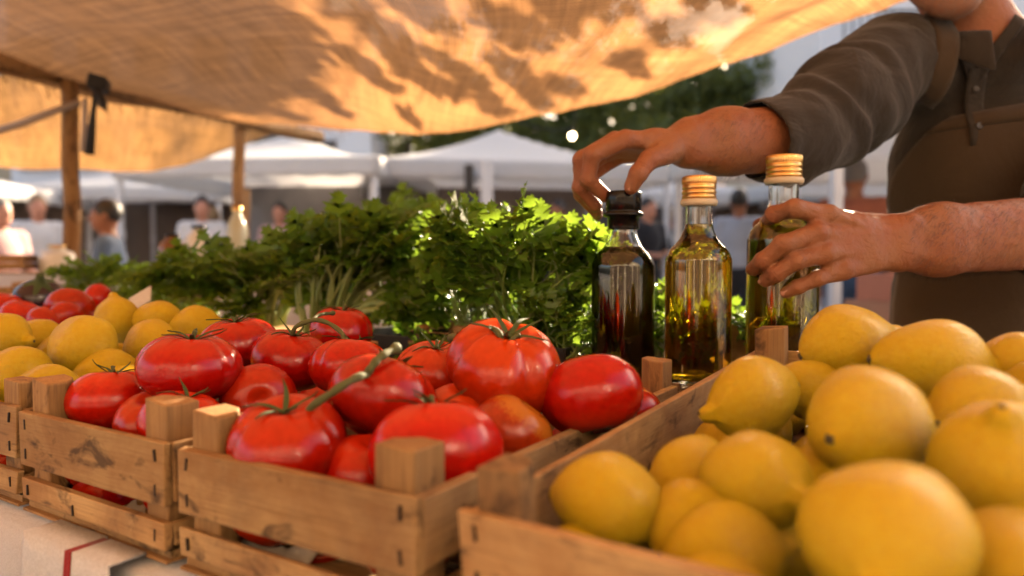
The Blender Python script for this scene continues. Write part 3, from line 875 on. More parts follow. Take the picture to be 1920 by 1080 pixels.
lemon('lemon at the right edge next to the back board', 1915, 700, .60, .082, (.5, -.8, .1), 0, 1)
lemon('small lemon peeping through between the pocked one and the centre one', 1520, 730, .64, .070, (.8, .2, -.4), 1, 1)
lemon('lemon at the bottom right corner of the photo', 1905, 1070, .36, .074, (.6, .6, .2), 2, 1)
lemon('lemon with its end peeping out at the front left between board and corner lemon', 1300, 985, .455, .068, (.7, .6, .3), 3, 1)
lemon('half hidden lemon under the centre one', 1545, 900, .50, .072, (.6, .6, -.3), 0, 2)
lemon('half hidden lemon at the right end of the back row', 1960, 745, .56, .08, (.3, .8, -.3), 0, 2)
def fl(lab, p, rnd): lemon(lab, 0, 0, 0, .080, (rnd.uniform(-1, 1), rnd.uniform(-1, 1), rnd.uniform(-.3, .3)), rnd.randrange(4), rnd.random() * 6, pos=p, group='lemons in the lower layers', parts=False)
fill(cC, .36, .55, .076, .046, 0, 11, 'lemon of the lower layers beneath the others in a lemon crate', fl)
fill(cC, .36, .55, .088, .098, 0, 12, 'lemon of the lower layers beneath the others in a lemon crate', lambda lab, p, rnd: fl(lab, p, rnd) if (p - Cfl).dot(DD) > .30 and (p - Cfl).dot(WD) > .13 else None)
# left lemon crate
G = 'lemons in the leftmost crate'
lemon('big round lemon with brown specks on top of the leftmost crate', 155, 650, .90, .094, (.75, -.35, -.3), 3, 1.0, G)
lemon('sunlit lemon with a pale nipple at the left edge of the photo', 2, 632, .95, .085, (.95, -.2, -.1), 1, .6, G)
lemon('lemon lying at the left edge under the sunlit one', 40, 705, .83, .078, (-.5, -.6, .4), 2, 1, G)
lemon('flat lying lemon by the corner post of the leftmost crate', 85, 732, .78, .072, (.9, .3, .1), 0, 2, G)
lemon('lemon right of the big round one, partly behind the shiny tomato', 282, 650, .98, .086, (.7, -.5, .2), 3, 1, G)
lemon('upright lemon at the back behind the big round one', 218, 600, 1.10, .076, (-.2, .2, .9), 2, 1, G)
lemon('lemon at the back with its nipple to the right, near the paper tag', 297, 602, 1.10, .080, (.95, -.1, -.15), 0, 2, G)
lemon('rearmost lemon on the right, behind the orange-red tomato', 368, 612, 1.08, .076, (.9, .3, .1), 0, 1, G)
lemon('lemon in shade between the dark red tomato and the big round lemon', 205, 705, .88, .080, (.8, .5, -.1), 0, 1, G)
lemon('lemon just behind the sunlit one at the left', 72, 640, 1.03, .078, (.5, .8, .2), 2, 1, G)
lemon('pale lemon low behind the big round one at the left', 115, 665, 1.0, .072, (.5, .8, .2), 0, 1, G)
fill(cD, .238, .46, .076, .046, 0, 13, 'lemon of the lower layers beneath the others in a lemon crate', fl)
fill(cD, .238, .46, .080, .085, 0, 14, 'lemon of the lower layers beneath the others in a lemon crate', lambda lab, p, rnd: fl(lab, p, rnd) if (p - l0).dot(DD) > .10 else None)

# aubergine, paper tag, far crate at the left
ob = thing('aubergine', 'dark round aubergine among the red tomatoes beyond the lemons', 'aubergine', P(75, 563, 1.42))
mb = MB(); mb.lathe([(0, -.038), (.02, -.036), (.04, -.02), (.047, .0), (.042, .018), (.026, .034), (.010, .043), (0, .044)], 28, fn=lambda a, z: 1 + .03 * math.sin(2 * a)); mb.build('fruit', col('aubergine_skin', (0.022, 0.010, 0.020), .2), ob)
mb = MB(); mb.lathe([(.024, .034), (.014, .044), (.006, .05), (.006, .062), (0, .063)], 10, fn=lambda a, z: 1 + .25 * math.cos(5 * a)); mb.build('calyx', M['calyx'], ob)
ob.rotation_euler = (.5, .4, 0)
mb = MB(); mb.box((0, 0, 0), (.05, .003, .030)); o = mb.build('paper_tag', M['paper'], None, False, bevel=.001); o.location = P(262, 562, 1.22); o.rotation_euler = (-.5, -.45, -.3); tag(o, 'blank beige paper tag leaning against the herbs behind the lemons', 'tag')
c2 = crate('shallow wooden crate far left on the table behind the aubergine', P(-150, 560, 1.95), R(28), .34, .26, h=.075, seed=9, post_up=.01)
c2.location.z = SHELF + .002
# ------------------------------------------------------------------ bottles
def bottle(label, px, Y, cap_py, r, oil_m, cap, level, neck_r=.0135, sh=.62, band=False):
    p = P(px, 716, Y); H = P(px, cap_py, Y).z - SHELF
    o = thing('oil_bottle', label, 'bottle', (p.x, p.y, SHELF + .001), random.random(), 'olive oil bottles on the shelf')
    zs = H * sh; zn = zs + r * 1.02; zt = H - .026
    prof = spline([(r * .86, .0005), (r * .97, .003), (r, .011), (r, zs * .35), (r, zs * .7), (r, zs - .002), (r * .975, zs + r * .22), (r * .86, zs + r * .47), (r * .66, zs + r * .68), (neck_r * 1.28, zs + r * .86), (neck_r * 1.02, zn + .006), (neck_r, zn + .02), (neck_r, zt)], 60)
    prof = [(float(a), float(b)) for a, b in prof]
    th = .0026
    inner = [(max(.004, a - th), max(b, .007)) for a, b in prof]
    mb = MB(); mb.lathe([(0, .0035), (r * .6, .002)] + prof + [(neck_r - th, zt)] + inner[::-1] + [(0, .008)], 64)
    mb.build('glass_body', M['glass'], o)
    ozi = [(a + .0003, b - .0002) for a, b in inner if b < level * H]
    lr = ozi[-1][0]
    mb = MB(); mb.lathe([(0, .0078)] + [(a, max(b, .0078)) for a, b in ozi] + [(lr - .0002, level * H), (lr * .6, level * H - .0008), (0, level * H - .001)], 64)
    mb.build('oil', oil_m, o)
    if cap == 'gold':
        mb = MB(); cr = neck_r * 1.2; z0 = zt - .006
        kn = lambda a, z: 1 + (.018 * math.cos(48 * a) if z > z0 + .021 and z < H - .0015 else 0)
        mb.lathe([(cr * .8, z0 + .003), (cr, z0 + .003), (cr * 1.01, z0 + .007), (cr * .955, z0 + .0078), (cr * .955, z0 + .0085), (cr * 1.01, z0 + .0093), (cr * 1.01, z0 + .013), (cr * .95, z0 + .0138), (cr * .95, z0 + .0146), (cr * 1.0, z0 + .0155), (cr * 1.0, z0 + .0205), (cr * .965, z0 + .021), (cr, z0 + .0218), (cr, H - .002), (cr * .97, H - .0007), (cr * .9, H), (0, H)], 192, fn=kn)
        c = mb.build('screw_cap', M['gold_cap'], o)
        mb = MB(); rr = neck_r * 1.32; mb.lathe([(neck_r + .0003, z0 - .006), (rr * .93, z0 - .006), (rr, z0 - .003), (rr, z0 + .0005), (rr * .94, z0 + .0025), (neck_r * .9, z0 + .0028)], 40); mb.build('neck_ring', M['pourer'], o)
    else:
        mb = MB(); cr = neck_r * 1.17; z0 = zt - .006
        mb.lathe([(neck_r + .0004, z0 - .018), (cr * .98, z0 - .018), (cr, z0 - .016), (cr, z0 - .002), (cr * 1.24, z0 - .001), (cr * 1.26, z0 + .003), (cr * 1.08, z0 + .005), (cr * 1.08, z0 + .007), (cr * 1.14, z0 + .0085), (cr * 1.14, H - .003), (cr * 1.08, H - .0005), (cr * .9, H), (0, H)], 72)
        mb.build('stopper_cap', M['black_cap'], o)
    if band:
        mb = MB(); mb.lathe([(neck_r + .0003, zt - .046), (neck_r + .0011, zt - .046), (neck_r + .0011, zt - .0245), (neck_r + .0003, zt - .0245)], 48); mb.build('neck_band', M['seal'], o)
    return o
b1 = bottle('darkest oil bottle with a black stopper cap', 1167, .985, 360, .0415, M['oil_dark'], 'black', .705, .0178, .585)
b2 = bottle('golden oil bottle with a gold screw cap, between the dark one and the held one', 1307, .960, 332, .0420, M['oil_gold'], 'gold', .77, .0178, .575)
b3 = bottle('tallest oil bottle with a gold cap, gripped by the hand', 1464, .985, 293, .0456, M['oil_mid'], 'gold', .735, .0190, .605)
tr = thing('produce_tray', 'shallow black plastic tray behind the tomato crates under the herbs', 'tray', P(900, 655, 1.21), -YAW)
tr.location.z = SHELF + .0005
for nm, c, s in (('base', (0, 0, .002), (.42, .20, .003)), ('rim', (0, -.1, .02), (.42, .004, .036)), ('rim', (0, .1, .02), (.42, .004, .036)), ('rim', (-.21, 0, .02), (.004, .2, .036)), ('rim', (.21, 0, .02), (.004, .2, .036))):
    mb = MB(); mb.box(c, s); mb.build(nm, M['black_plastic'], tr, False, bevel=.001)
o = crate('small rough wooden box behind the tomatoes at the foot of the parsley', P(765, 650, 1.16), R(33), .11, .12, h=.045, seed=21, post_up=.012, pw=.02); o.location.z = SHELF + .002; o['category'] = 'box'

# ------------------------------------------------------------------ herbs
LH = [(0, 0), (.05, .14), (.14, .20), (.34, .19), (.29, .28), (.47, .32), (.37, .41), (.51, .52), (.33, .53), (.15, .46), (.09, .54), (.21, .64), (.17, .72), (.30, .82), (.15, .84), (.12, .95), (.05, .92), (0, 1.04)]
def leaflet(mb, base, d, nrm, L, rnd, wide=1.0):
    d = d.normalized(); s = d.cross(nrm).normalized(); nrm = s.cross(d)
    n0 = len(mb.v); curl = rnd.uniform(-.1, .45); fold = rnd.uniform(-.05, .35); tw = rnd.uniform(-.3, .3)
    def pt(x, y):
        z = -curl * y * y * .6 + fold * abs(x) + .05 * math.sin(x * 17 + y * 11) + tw * x * y
        return base + (s * x * wide + d * y + nrm * z) * L
    for x, y in LH: mb.v.append(tuple(pt(x, y)))
    for x, y in LH[1:-1]: mb.v.append(tuple(pt(-x, y)))
    sp = []
    for y in (.18, .36, .52, .68, .84): sp.append(len(mb.v)); mb.v.append(tuple(pt(0, y)))
    nl = len(LH)
    ys = [.18, .36, .52, .68, .84]
    near = lambda y: sp[min(range(5), key=lambda i: abs(ys[i] - y))]
    for side in (0, 1):
        idx = [n0] + ([n0 + i for i in range(1, nl - 1)] if side == 0 else [n0 + nl + i for i in range(0, nl - 2)]) + [n0 + nl - 1]
        prev = None
        for i in range(nl - 1):
            c = near((LH[i][1] + LH[i + 1][1]) / 2 - .06)
            f = [idx[i], idx[i + 1], c] if side == 0 else [idx[i + 1], idx[i], c]
            mb.f.append(tuple(f)); mb.m.append(0)
            if prev is not None and prev != c:
                mb.f.append((prev, idx[i], c) if side == 0 else (idx[i], prev, c)); mb.m.append(0)
            prev = c
def bunch(name, label, cat, base, tops, leaf_m, stem_m, leafL, rad, rnd, per=5, spread=.03, group=None, sub=3, wide=1.0, stalk_flat=1.0):
    """stems from the tied foot to each top, compound leaves along the last part of each stem"""
    o = thing(name, label, cat, base, 0, group)
    ls, ss = MB(), MB(); base = Vector((0, 0, 0))
    for top in tops:
        top = Vector(top); b = base + Vector((rnd.uniform(-1, 1), rnd.uniform(-1, 1), 0)) * spread
        mid = b.lerp(top, .5) + Vector((rnd.uniform(-.02, .02), rnd.uniform(-.02, .02), .12 * (top - b).length))
        pts = [Vector(q) for q in spline([b, mid, top], 8)]
        ss.tube(pts, [rad * (1 - .62 * i / 8) for i in range(9)], 6)
        end = (pts[-1] - pts[-3]).normalized()
        for k in range(per):
            f = 1 - k * .34 / per
            q = pts[min(8, int(f * 8))]
            dr = (end + Vector((rnd.gauss(0, .6), rnd.gauss(0, .6), rnd.gauss(.05, .5)))).normalized() if k else end
            st = q + dr * leafL * rnd.uniform(.4, 1.0)
            ss.tube([q, (q + st) / 2 + Vector((0, 0, .004)), st], [rad * .42, rad * .34, rad * .28], 4, False)
            nrm = (Vector((rnd.gauss(0, .5), rnd.gauss(-.35, .5), 1))).normalized()
            side = dr.cross(nrm)
            if side.length < .1: continue
            side.normalize()
            L = leafL * rnd.uniform(.75, 1.25)
            leaflet(ls, st, dr, nrm, L, rnd, wide)
            if sub >= 3:
                for sg in (-1, 1):
                    leaflet(ls, st - dr * L * .08, (dr * .5 + side * sg), nrm, L * .78, rnd, wide)
    ls.build('leaves', leaf_m, o)
    ss.build('stems', stem_m, o)
    return o
rnd = random.Random(77)
def tops_from(base, px0, px1, fn_top, py1, Y0, Y1, n, rnd):
    out = []
    for i in range(n):
        px = rnd.uniform(px0, px1); t = rnd.random() ** .5
        py = py1 + (fn_top(px) + 26 - py1) * t
        out.append(P(px, py, rnd.uniform(Y0, Y1)) - base)
    return out
GH = 'herb bunches heaped behind the tomato crates'
def prof(pts): return lambda x: float(np.interp(x, [p[0] for p in pts], [p[1] for p in pts]))
# bright parsley left of the dark bottle
bs = P(985, 668, 1.10)
bunch('parsley_bunch', 'bright flat leaf parsley bunch beside the dark bottle', 'parsley', bs,
      tops_from(bs, 850, 1125, prof([(840, 470), (880, 412), (905, 400), (935, 470), (975, 415), (1000, 405), (1030, 440), (1075, 455), (1105, 455), (1125, 500)]), 560, 1.03, 1.22, 44, rnd), M['parsley'], M['herb_stem'], .046, .0024, rnd, per=3, group=GH)
bs = P(880, 640, 1.17)
bunch('parsley_bunch', 'dense parsley bunch left of the bright one, leaning on it', 'parsley', bs,
      tops_from(bs, 815, 960, prof([(800, 480), (815, 460), (850, 445), (900, 420), (960, 450)]), 620, 1.14, 1.30, 32, rnd), M['parsley'], M['herb_stem'], .047, .0020, rnd, per=3, group=GH)
bs = P(1060, 668, 1.04)
bunch('parsley_bunch', 'low dark parsley sprigs at the foot of the dark bottle', 'parsley', bs,
      tops_from(bs, 1000, 1110, prof([(1000, 560), (1110, 530)]), 655, 1.0, 1.15, 24, rnd), M['parsley'], M['herb_stem'], .030, .0016, rnd, per=5, group=GH)
bs = P(795, 650, 1.13)
bunch('parsley_bunch', 'few parsley leaves hanging over the small wooden box', 'parsley', bs,
      tops_from(bs, 770, 835, prof([(770, 630), (835, 610)]), 650, 1.10, 1.16, 9, rnd), M['parsley'], M['herb_stem'], .030, .0015, rnd, per=3, group=GH)
# celery
bs = P(600, 640, 1.33)
bunch('celery_head', 'tall celery head with thick pale stalks behind the left tomatoes', 'celery', bs,
      tops_from(bs, 545, 830, prof([(540, 470), (600, 425), (640, 410), (700, 412), (770, 375), (800, 410), (830, 440)]), 510, 1.26, 1.5, 56, rnd), M['celery_leaf'], M['celery_stalk'], .048, .0052, rnd, per=4, spread=.022, group=GH)
bs = P(655, 603, 1.30)
bunch('celery_head', 'celery stalks lying flat towards the right with leafy ends', 'celery', bs,
      [P(px, py, Y) - bs for px, py, Y in ((800, 545, 1.28), (812, 560, 1.27), (790, 530, 1.3), (770, 575, 1.24), (825, 535, 1.3), (780, 520, 1.34), (760, 590, 1.24), (840, 550, 1.32))], M['celery_leaf'], M['celery_stalk'], .036, .0090, rnd, per=7, spread=.02, group=GH)
bs = P(500, 610, 1.50)
bunch('celery_head', 'dark leafy celery head left of the tall one', 'celery', bs,
      tops_from(bs, 385, 600, prof([(380, 520), (430, 490), (500, 455), (560, 440), (600, 430)]), 585, 1.42, 1.68, 52, rnd), M['celery_leaf'], M['celery_stalk'], .050, .004, rnd, per=4, spread=.03, group=GH)
bs = P(750, 610, 1.46)
bunch('celery_head', 'sunlit celery leaves behind, reaching highest above the parsley', 'celery', bs,
      tops_from(bs, 660, 850, prof([(660, 450), (720, 412), (770, 360), (800, 400), (850, 450)]), 540, 1.42, 1.6, 40, rnd), M['celery_leaf'], M['celery_stalk'], .048, .004, rnd, per=4, spread=.03, group=GH)
bs = P(330, 590, 1.62)
bunch('parsley_bunch', 'dark parsley heap behind the left lemons', 'parsley', bs,
      tops_from(bs, 235, 440, prof([(230, 492), (300, 474), (370, 462), (440, 455)]), 590, 1.45, 1.8, 52, rnd), M['parsley'], M['herb_stem'], .038, .0022, rnd, per=4, spread=.06, group=GH)
bs = P(190, 575, 1.78)
bunch('parsley_bunch', 'leftmost parsley heap behind the aubergine and tomatoes', 'parsley', bs,
      tops_from(bs, 115, 265, prof([(110, 505), (160, 482), (220, 478), (265, 488)]), 560, 1.7, 1.95, 36, rnd), M['parsley'], M['herb_stem'], .038, .0022, rnd, per=4, spread=.05, group=GH)
# pale stalks behind the bottles
bs = P(1240, 690, 1.12)
bunch('chard_bunch', 'pale stalked chard bunch standing behind the gap between the bottles', 'chard', bs,
      [P(px, py, Y) - bs for px, py, Y in ((1232, 560, 1.16), (1240, 580, 1.15), (1228, 600, 1.12), (1245, 575, 1.2), (1220, 610, 1.1), (1250, 590, 1.2), (1236, 640, 1.1), (1262, 570, 1.22), (1205, 570, 1.2))], M['parsley'], M['white_stalk'], .034, .0055, rnd, per=4, spread=.015, group=GH)
bs = P(1330, 690, 1.20)
bunch('leafy_greens', 'low dark leafy greens lying behind the golden bottle', 'greens', bs,
      tops_from(bs, 1262, 1400, prof([(1262, 575), (1330, 560), (1400, 590)]), 660, 1.12, 1.28, 26, rnd), M['celery_leaf'], M['herb_stem'], .034, .002, rnd, per=4, spread=.04, group=GH)
bs = P(1480, 690, 1.22)
bunch('leafy_greens', 'low dark leafy greens lying behind the held bottle', 'greens', bs,
      tops_from(bs, 1415, 1530, prof([(1400, 590), (1460, 575), (1530, 600)]), 660, 1.14, 1.3, 22, rnd), M['celery_leaf'], M['herb_stem'], .034, .002, rnd, per=4, spread=.04, group=GH)
# things on the shelf to the right of the bottles
sb = thing('wooden_display_box', 'shallow wooden box behind the bottles with greens inside', 'box', P(1420, 655, 1.22), -YAW)
sb.location.z = SHELF + .001
for nm, ax, c, s in (('board', 'x', (0, -.09, .03), (.30, .008, .055)), ('board', 'x', (0, .09, .03), (.30, .008, .055)), ('board', 'y', (-.146, 0, .03), (.008, .17, .055)), ('board', 'y', (.146, 0, .03), (.008, .17, .055)), ('base', 'x', (0, 0, .004), (.284, .17, .005))):
    mb = MB(); mb.box(c, s); mb.build(nm, M['crate_' + ax], sb, False, bevel=.001)
bs = P(1400, 645, 1.22)
bunch('salad_greens', 'flat dark greens lying in the box behind the bottles', 'greens', bs,
      tops_from(bs, 1340, 1520, prof([(1340, 628), (1520, 628)]), 650, 1.17, 1.27, 22, rnd), M['celery_leaf'], M['herb_stem'], .030, .0018, rnd, per=4, spread=.05)
mb = MB(); mb.box((0, 0, 0), (.09, .06, .004)); o = mb.build('price_card', col('white_card', (.75, .74, .72), .6), None, False, bevel=.001)
o.location = P(1388, 614, 1.18); o.rotation_euler = (.35, .05, -.5); tag(o, 'blank white card lying on the box behind the bottles', 'card')
# ------------------------------------------------------------------ the stallholder
def q(x, y, z): return np.array((x, y, z + CAMZ))
def pv(px, py, Y): return np.array(P(px, py, Y))
def hand(s, wrist, mcp, fingers, thumb, r=.0113, pad=None):
    """palm from the wrist to the four knuckles, four fingers and a thumb, one joint list each"""
    for i, m in enumerate(mcp):
        s.cone(wrist + (m - wrist) * .12 + (mcp[i] - mcp[1]) * .25, m, .0165, .0118 - (.001 if i == 3 else 0), .012)
    s.cone(mcp[0] * .55 + wrist * .45, mcp[3] * .55 + wrist * .45, .0135, .0125, .012)
    for i, f in enumerate(fingers):
        k = (1.0, 1.04, .98, .86)[i]
        js = [mcp[i]] + f
        s.cone(js[0], js[1], 0.0126 * k, r * k * 1.0, .0045)
        s.ell(js[1], (r * k * 1.09,) * 3, k=.003)
        s.cone(js[1], js[2], r * k * .98, r * k * .90, .003)
        s.ell(js[2], (r * k * .97,) * 3, k=.003)
        s.cone(js[2], js[3], r * k * .90, r * k * .80, .003)
    s.cone(thumb[0], thumb[1], .017, .0125, .012)
    s.cone(thumb[1], thumb[2], .0132, .0120, .004); s.cone(thumb[2], thumb[3], .0122, .0098, .003)
    # webs between the roots of the fingers
    for i in range(3): s.cone(mcp[i] + (fingers[i][0] - mcp[i]) * .22, mcp[i + 1] + (fingers[i + 1][0] - mcp[i + 1]) * .22, .0068, .0066, .008)

man = thing('person', 'stallholder in a charcoal shirt and brown apron reaching over the oil bottles', 'person', (0.86, 1.32, 0))
isl = []
# his left hand, closed round the tallest bottle
hl = SDF()
wl = pv(1682, 455, .962); el = q(.775, 1.04, .035)
mL = [pv(1553, 404, .934), pv(1532, 438, .922), pv(1548, 475, .920), pv(1582, 508, .928)]
FL_ = [[pv(1490, 390, .921), pv(1452, 402, .944), pv(1441, 413, .970)],
       [pv(1468, 458, .914), pv(1431, 489, .926), pv(1412, 505, .946)],
       [pv(1492, 489, .914), pv(1455, 513, .920), pv(1435, 526, .934)],
       [pv(1534, 522, .918), pv(1496, 538, .921), pv(1474, 549, .928)]]
TL = [pv(1640, 425, .972), pv(1555, 408, 1.012), pv(1470, 412, 1.036), pv(1424, 422, 1.030)]
hand(hl, wl, mL, FL_, TL)
dl = (el - wl) / np.linalg.norm(el - wl); upv = np.array((0, 0, 1.0))
hl.cone(wl + upv * .012, wl + dl * .07 + upv * .016, .0245, .030, .014); hl.cone(wl - upv * .012, wl + dl * .07 - upv * .014, .0245, .030, .014)
hl.cone(wl + dl * .06 + upv * .012, el + upv * .010, .032, .042, .02); hl.cone(wl + dl * .06 - upv * .014, el - upv * .012, .030, .040, .02)
dors = np.array((-.05, -.85, .5)); dors /= np.linalg.norm(dors)
for m_ in mL: hl.ell(m_ + dors * .0045, (.0105,) * 3, k=.005)
for i, (a_, b_) in enumerate(((.12, .9), (.35, .55), (.6, .1))):                 # veins and tendons on the back of the hand
    m0 = mL[0] * (1 - a_) + mL[3] * a_; w0 = wl + (mL[0] - mL[3]) * .45 * (.5 - b_)
    pts_ = [m0 * (1 - t_) + w0 * t_ + dors * (.0118 + .0035 * math.sin(t_ * PI) + .002 * t_) + np.array((0, 0, .003 * math.sin(t_ * 7 + i * 2))) for t_ in np.linspace(.12, .92, 6)]
    hl.chain(pts_, [.0026, .003, .003, .003, .0028, .002], k=.004)
hl.ell(wl + upv * .024 + dl * .01 + np.array((0, -.012, 0)), (.010, .010, .008), k=.010)
sl_l = q(1.02, 1.30, .275)
hl.cone(el, sl_l, .043, .052, .02)
# his right arm, stretched above the dark bottle
hr = SDF()
wr = pv(1292, 268, 1.012); er = pv(1490, 260, 1.10); sr = pv(1668, 112, 1.27)
mR = [pv(1172, 262, .975), pv(1152, 265, .998), pv(1150, 278, 1.020), pv(1160, 292, 1.040)]
FR_ = [[pv(1110, 290, .968), pv(1102, 336, .976), pv(1134, 366, .990)],
       [pv(1092, 300, .990), pv(1088, 350, .998), pv(1116, 386, 1.010)],
       [pv(1090, 316, 1.012), pv(1090, 364, 1.020), pv(1118, 398, 1.028)],
       [pv(1106, 330, 1.033), pv(1102, 374, 1.038), pv(1120, 404, 1.046)]]
TR = [pv(1258, 282, .986), pv(1216, 300, .958), pv(1197, 326, .950), pv(1184, 350, .954)]
hand(hr, wr, mR, FR_, TR)
dr = (er - wr) / np.linalg.norm(er - wr)
hr.cone(wr + upv * .010, wr + dr * .07 + upv * .013, .0250, .031, .014); hr.cone(wr - upv * .010, wr + dr * .07 - upv * .012, .0250, .031, .014)
hr.cone(wr + dr * .06 + upv * .008, er + upv * .006, .034, .043, .02); hr.cone(wr + dr * .06 - upv * .012, er - upv * .01, .032, .041, .02)
hr.cone(er, sr, .042, .052, .02)
def organic(s, vox, amp, fr, rl=2):
    V, F = s.mesh(vox); V = relax(V, F, rl)
    N = np_normals(V, F)
    d = np.array([noise.noise(Vector(v) * fr) + .5 * noise.noise(Vector(v) * fr * 2.3) for v in V])
    return V + N * (d * amp)[:, None], F
isl.append(organic(hl, .0021, .0009, 38)); isl.append(organic(hr, .0024, .0009, 38))
# head
FWD = Vector((-.42, -.88, -.16)).normalized(); HX = FWD.cross(Vector((0, 0, 1))).normalized() * -1; HZ = FWD.cross(HX).normalized() * -1
if HZ.z < 0: HZ = -HZ
HM = np.array([[HX[i], -FWD[i], HZ[i]] for i in range(3)])
if np.linalg.det(HM) < 0: HM[:, 0] *= -1
chin = np.array((0, -.086, -.125)); HC = pv(1786, 27, 1.185) - HM @ chin
hd = SDF()
hd.ell((0, .015, .035), (.077, .098, .092)); hd.ell((0, -.028, -.05), (.060, .066, .066), k=.03)
hd.cone((0, -.070, -.104), (0, -.060, -.104), .026, .026, .02)
for s_ in (-1, 1):
    hd.cone((s_ * .054, .01, -.06), (s_ * .018, -.070, -.102), .017, .019, .02)
    hd.ell((s_ * .042, -.062, -.018), (.026, .022, .022), k=.02)
    hd.cone((s_ * .046, -.076, .03), (s_ * .010, -.091, .030), .011, .011, .012)
    hd.ell((s_ * .012, -.104, -.033), (.010, .011, .008), k=.006)
    hd.ell((s_ * .032, -.102, .008), (.015, .018, .011), k=.008, sub=True)
    hd.cone((s_ * .046, -.072, .0165), (s_ * .020, -.080, .0175), .0062, .0062, .003); hd.cone((s_ * .045, -.070, -.0035), (s_ * .021, -.077, -.004), .0056, .0056, .003)
    hd.ell((s_ * .079, .014, -.005), (.009, .019, .032), Euler((.15, 0, s_ * -.25)), k=.006)
hd.cone((0, -.090, .022), (0, -.116, -.026), .010, .013, .010)
hd.cone((-.027, -.080, -.064), (0, -.094, -.061), .0055, .0068, .006); hd.cone((.027, -.080, -.064), (0, -.094, -.061), .0055, .0068, .006)
hd.cone((-.021, -.083, -.074), (.021, -.083, -.074), .007, .007, .006); hd.cone((-.01, -.090, -.074), (.01, -.090, -.074), .0075, .0075, .006)
hd.cone((-.027, -.094, -.068), (.027, -.094, -.068), .0030, .0030, .003, sub=True)
V, F = hd.mesh(.0032); V = relax(V, F, 1)
HV = V.copy()
beard_head = np.clip((-.028 - V[:, 2]) / .02, 0, 1) * np.clip((.03 - V[:, 1]) / .03, 0, 1)
beard_head *= np.where((np.abs(V[:, 2] + .068) < .014) & (np.abs(V[:, 0]) < .026) & (V[:, 1] < -.075), 0, 1)
beard_head *= np.array([.55 + .45 * noise.noise(Vector(v) * 160) for v in V]) * .62
head_N = np_normals(V, F) @ HM.T
head_V = V @ HM.T + HC
isl.append((head_V, F))
# neck, chest, hips and legs of the same body
bd = SDF()
nb = q(.805, 1.262, .335)
bd.cone(HC + HM @ np.array((0, .025, -.06)), nb, .056, .062, .02)
bd.ell(q(.855, 1.315, .16), (.165, .098, .16), k=.05)
bd.cone(nb + np.array((0, .01, -.03)), sr * .85 + nb * .15, .05, .045, .03); bd.cone(nb + np.array((0, .01, -.03)), sl_l * .85 + nb * .15, .05, .045, .03)
bd.ell(q(.87, 1.33, -.1), (.155, .10, .24), k=.05)
for s_ in (-1, 1):
    hp, kn, an = q(.87 + s_ * .09, 1.34, -.26), np.array((.87 + s_ * .10, 1.33, .50)), np.array((.87 + s_ * .11, 1.36, .09))
    bd.cone(hp, kn, .080, .055, .03); bd.cone(kn, an, .054, .036, .02); bd.cone(an, an + np.array((s_ * .02, -.14, -.05)), .034, .028, .02)
isl.append(organic(bd, .008, .001, 20))
Vs, Fs, off, bw = [], [], 0, []
for i, (V, F) in enumerate(isl):
    Vs.append(V); Fs.append(F + off); off += len(V); bw.append(beard_head if i == 2 else np.zeros(len(V)))
# stubble runs on under the jaw onto the throat
bodyo = np_obj('body', np.concatenate(Vs), np.concatenate(Fs), M['skin'], man)
bodyo.data.attributes.new('beard', 'FLOAT', 'POINT').data.foreach_set('value', np.concatenate(bw).astype(np.float32))
def hw(p): return Vector(HM @ np.array(p, float) + HC)
for s_ in (-1, 1):
    mb = MB(); c = hw((s_ * .032, -.0715, .008))
    for nm, mt, rr, dy in (('eye', 'eye', .0120, 0),):
        mb.lathe([(rr * math.sin(PI * i / 10), -rr * math.cos(PI * i / 10)) for i in range(11)], 16, c)
    e = mb.build('eye', M['eye'], man, world=True)
    mb = MB(); c2_ = hw((s_ * .032, -.0793, .006)); mb.lathe([(.0055 * math.sin(PI * i / 8), -.0055 * math.cos(PI * i / 8)) for i in range(9)], 12, c2_); mb.build('iris', M['iris'], e)
for s_ in (-1, 1):
    mb = MB(); mb.tube([hw((s_ * (.016 + .033 * i / 6), -.099 + .016 * (i / 6) ** 2, .031 + .004 * math.sin(i / 6 * PI))) for i in range(7)], [.0015, .0032, .0036, .0034, .003, .0024, .001], 6); mb.build('eyebrow', M['grey_hair'], man, world=True)
hh = SDF(); hh.ell((0, .022, .045), (.083, .100, .093)); hh.ell((0, -.105, -.01), (.075, .07, .075), k=.02, sub=True); hh.ell((0, -.03, -.10), (.12, .07, .09), k=.02, sub=True)
V, F = hh.mesh(.005); np_obj('hair', V @ HM.T + HC, F, M['grey_hair'], man)
# short grey stubble
rnd = random.Random(5); mb = MB()
idx = np.where(beard_head > .12)[0]
for i in rnd.choices(list(idx), k=5200):
    if rnd.random() > beard_head[i] * 2.2: continue
    p = Vector(head_V[i]) + Vector([rnd.uniform(-.002, .002) for _ in range(3)]); n = Vector(head_N[i])
    d = (n + Vector((rnd.gauss(0, .5), rnd.gauss(0, .5), rnd.gauss(-.6, .4)))).normalized(); L = rnd.uniform(.0018, .0048); s_ = d.orthogonal().normalized() * .00016
    mb.add([p - s_, p + s_, p + d * L], [(0, 1, 2)])
mb.build('beard_stubble', col('stubble', (.30, .27, .24), .5, var=.5, scale=300), man, world=True)
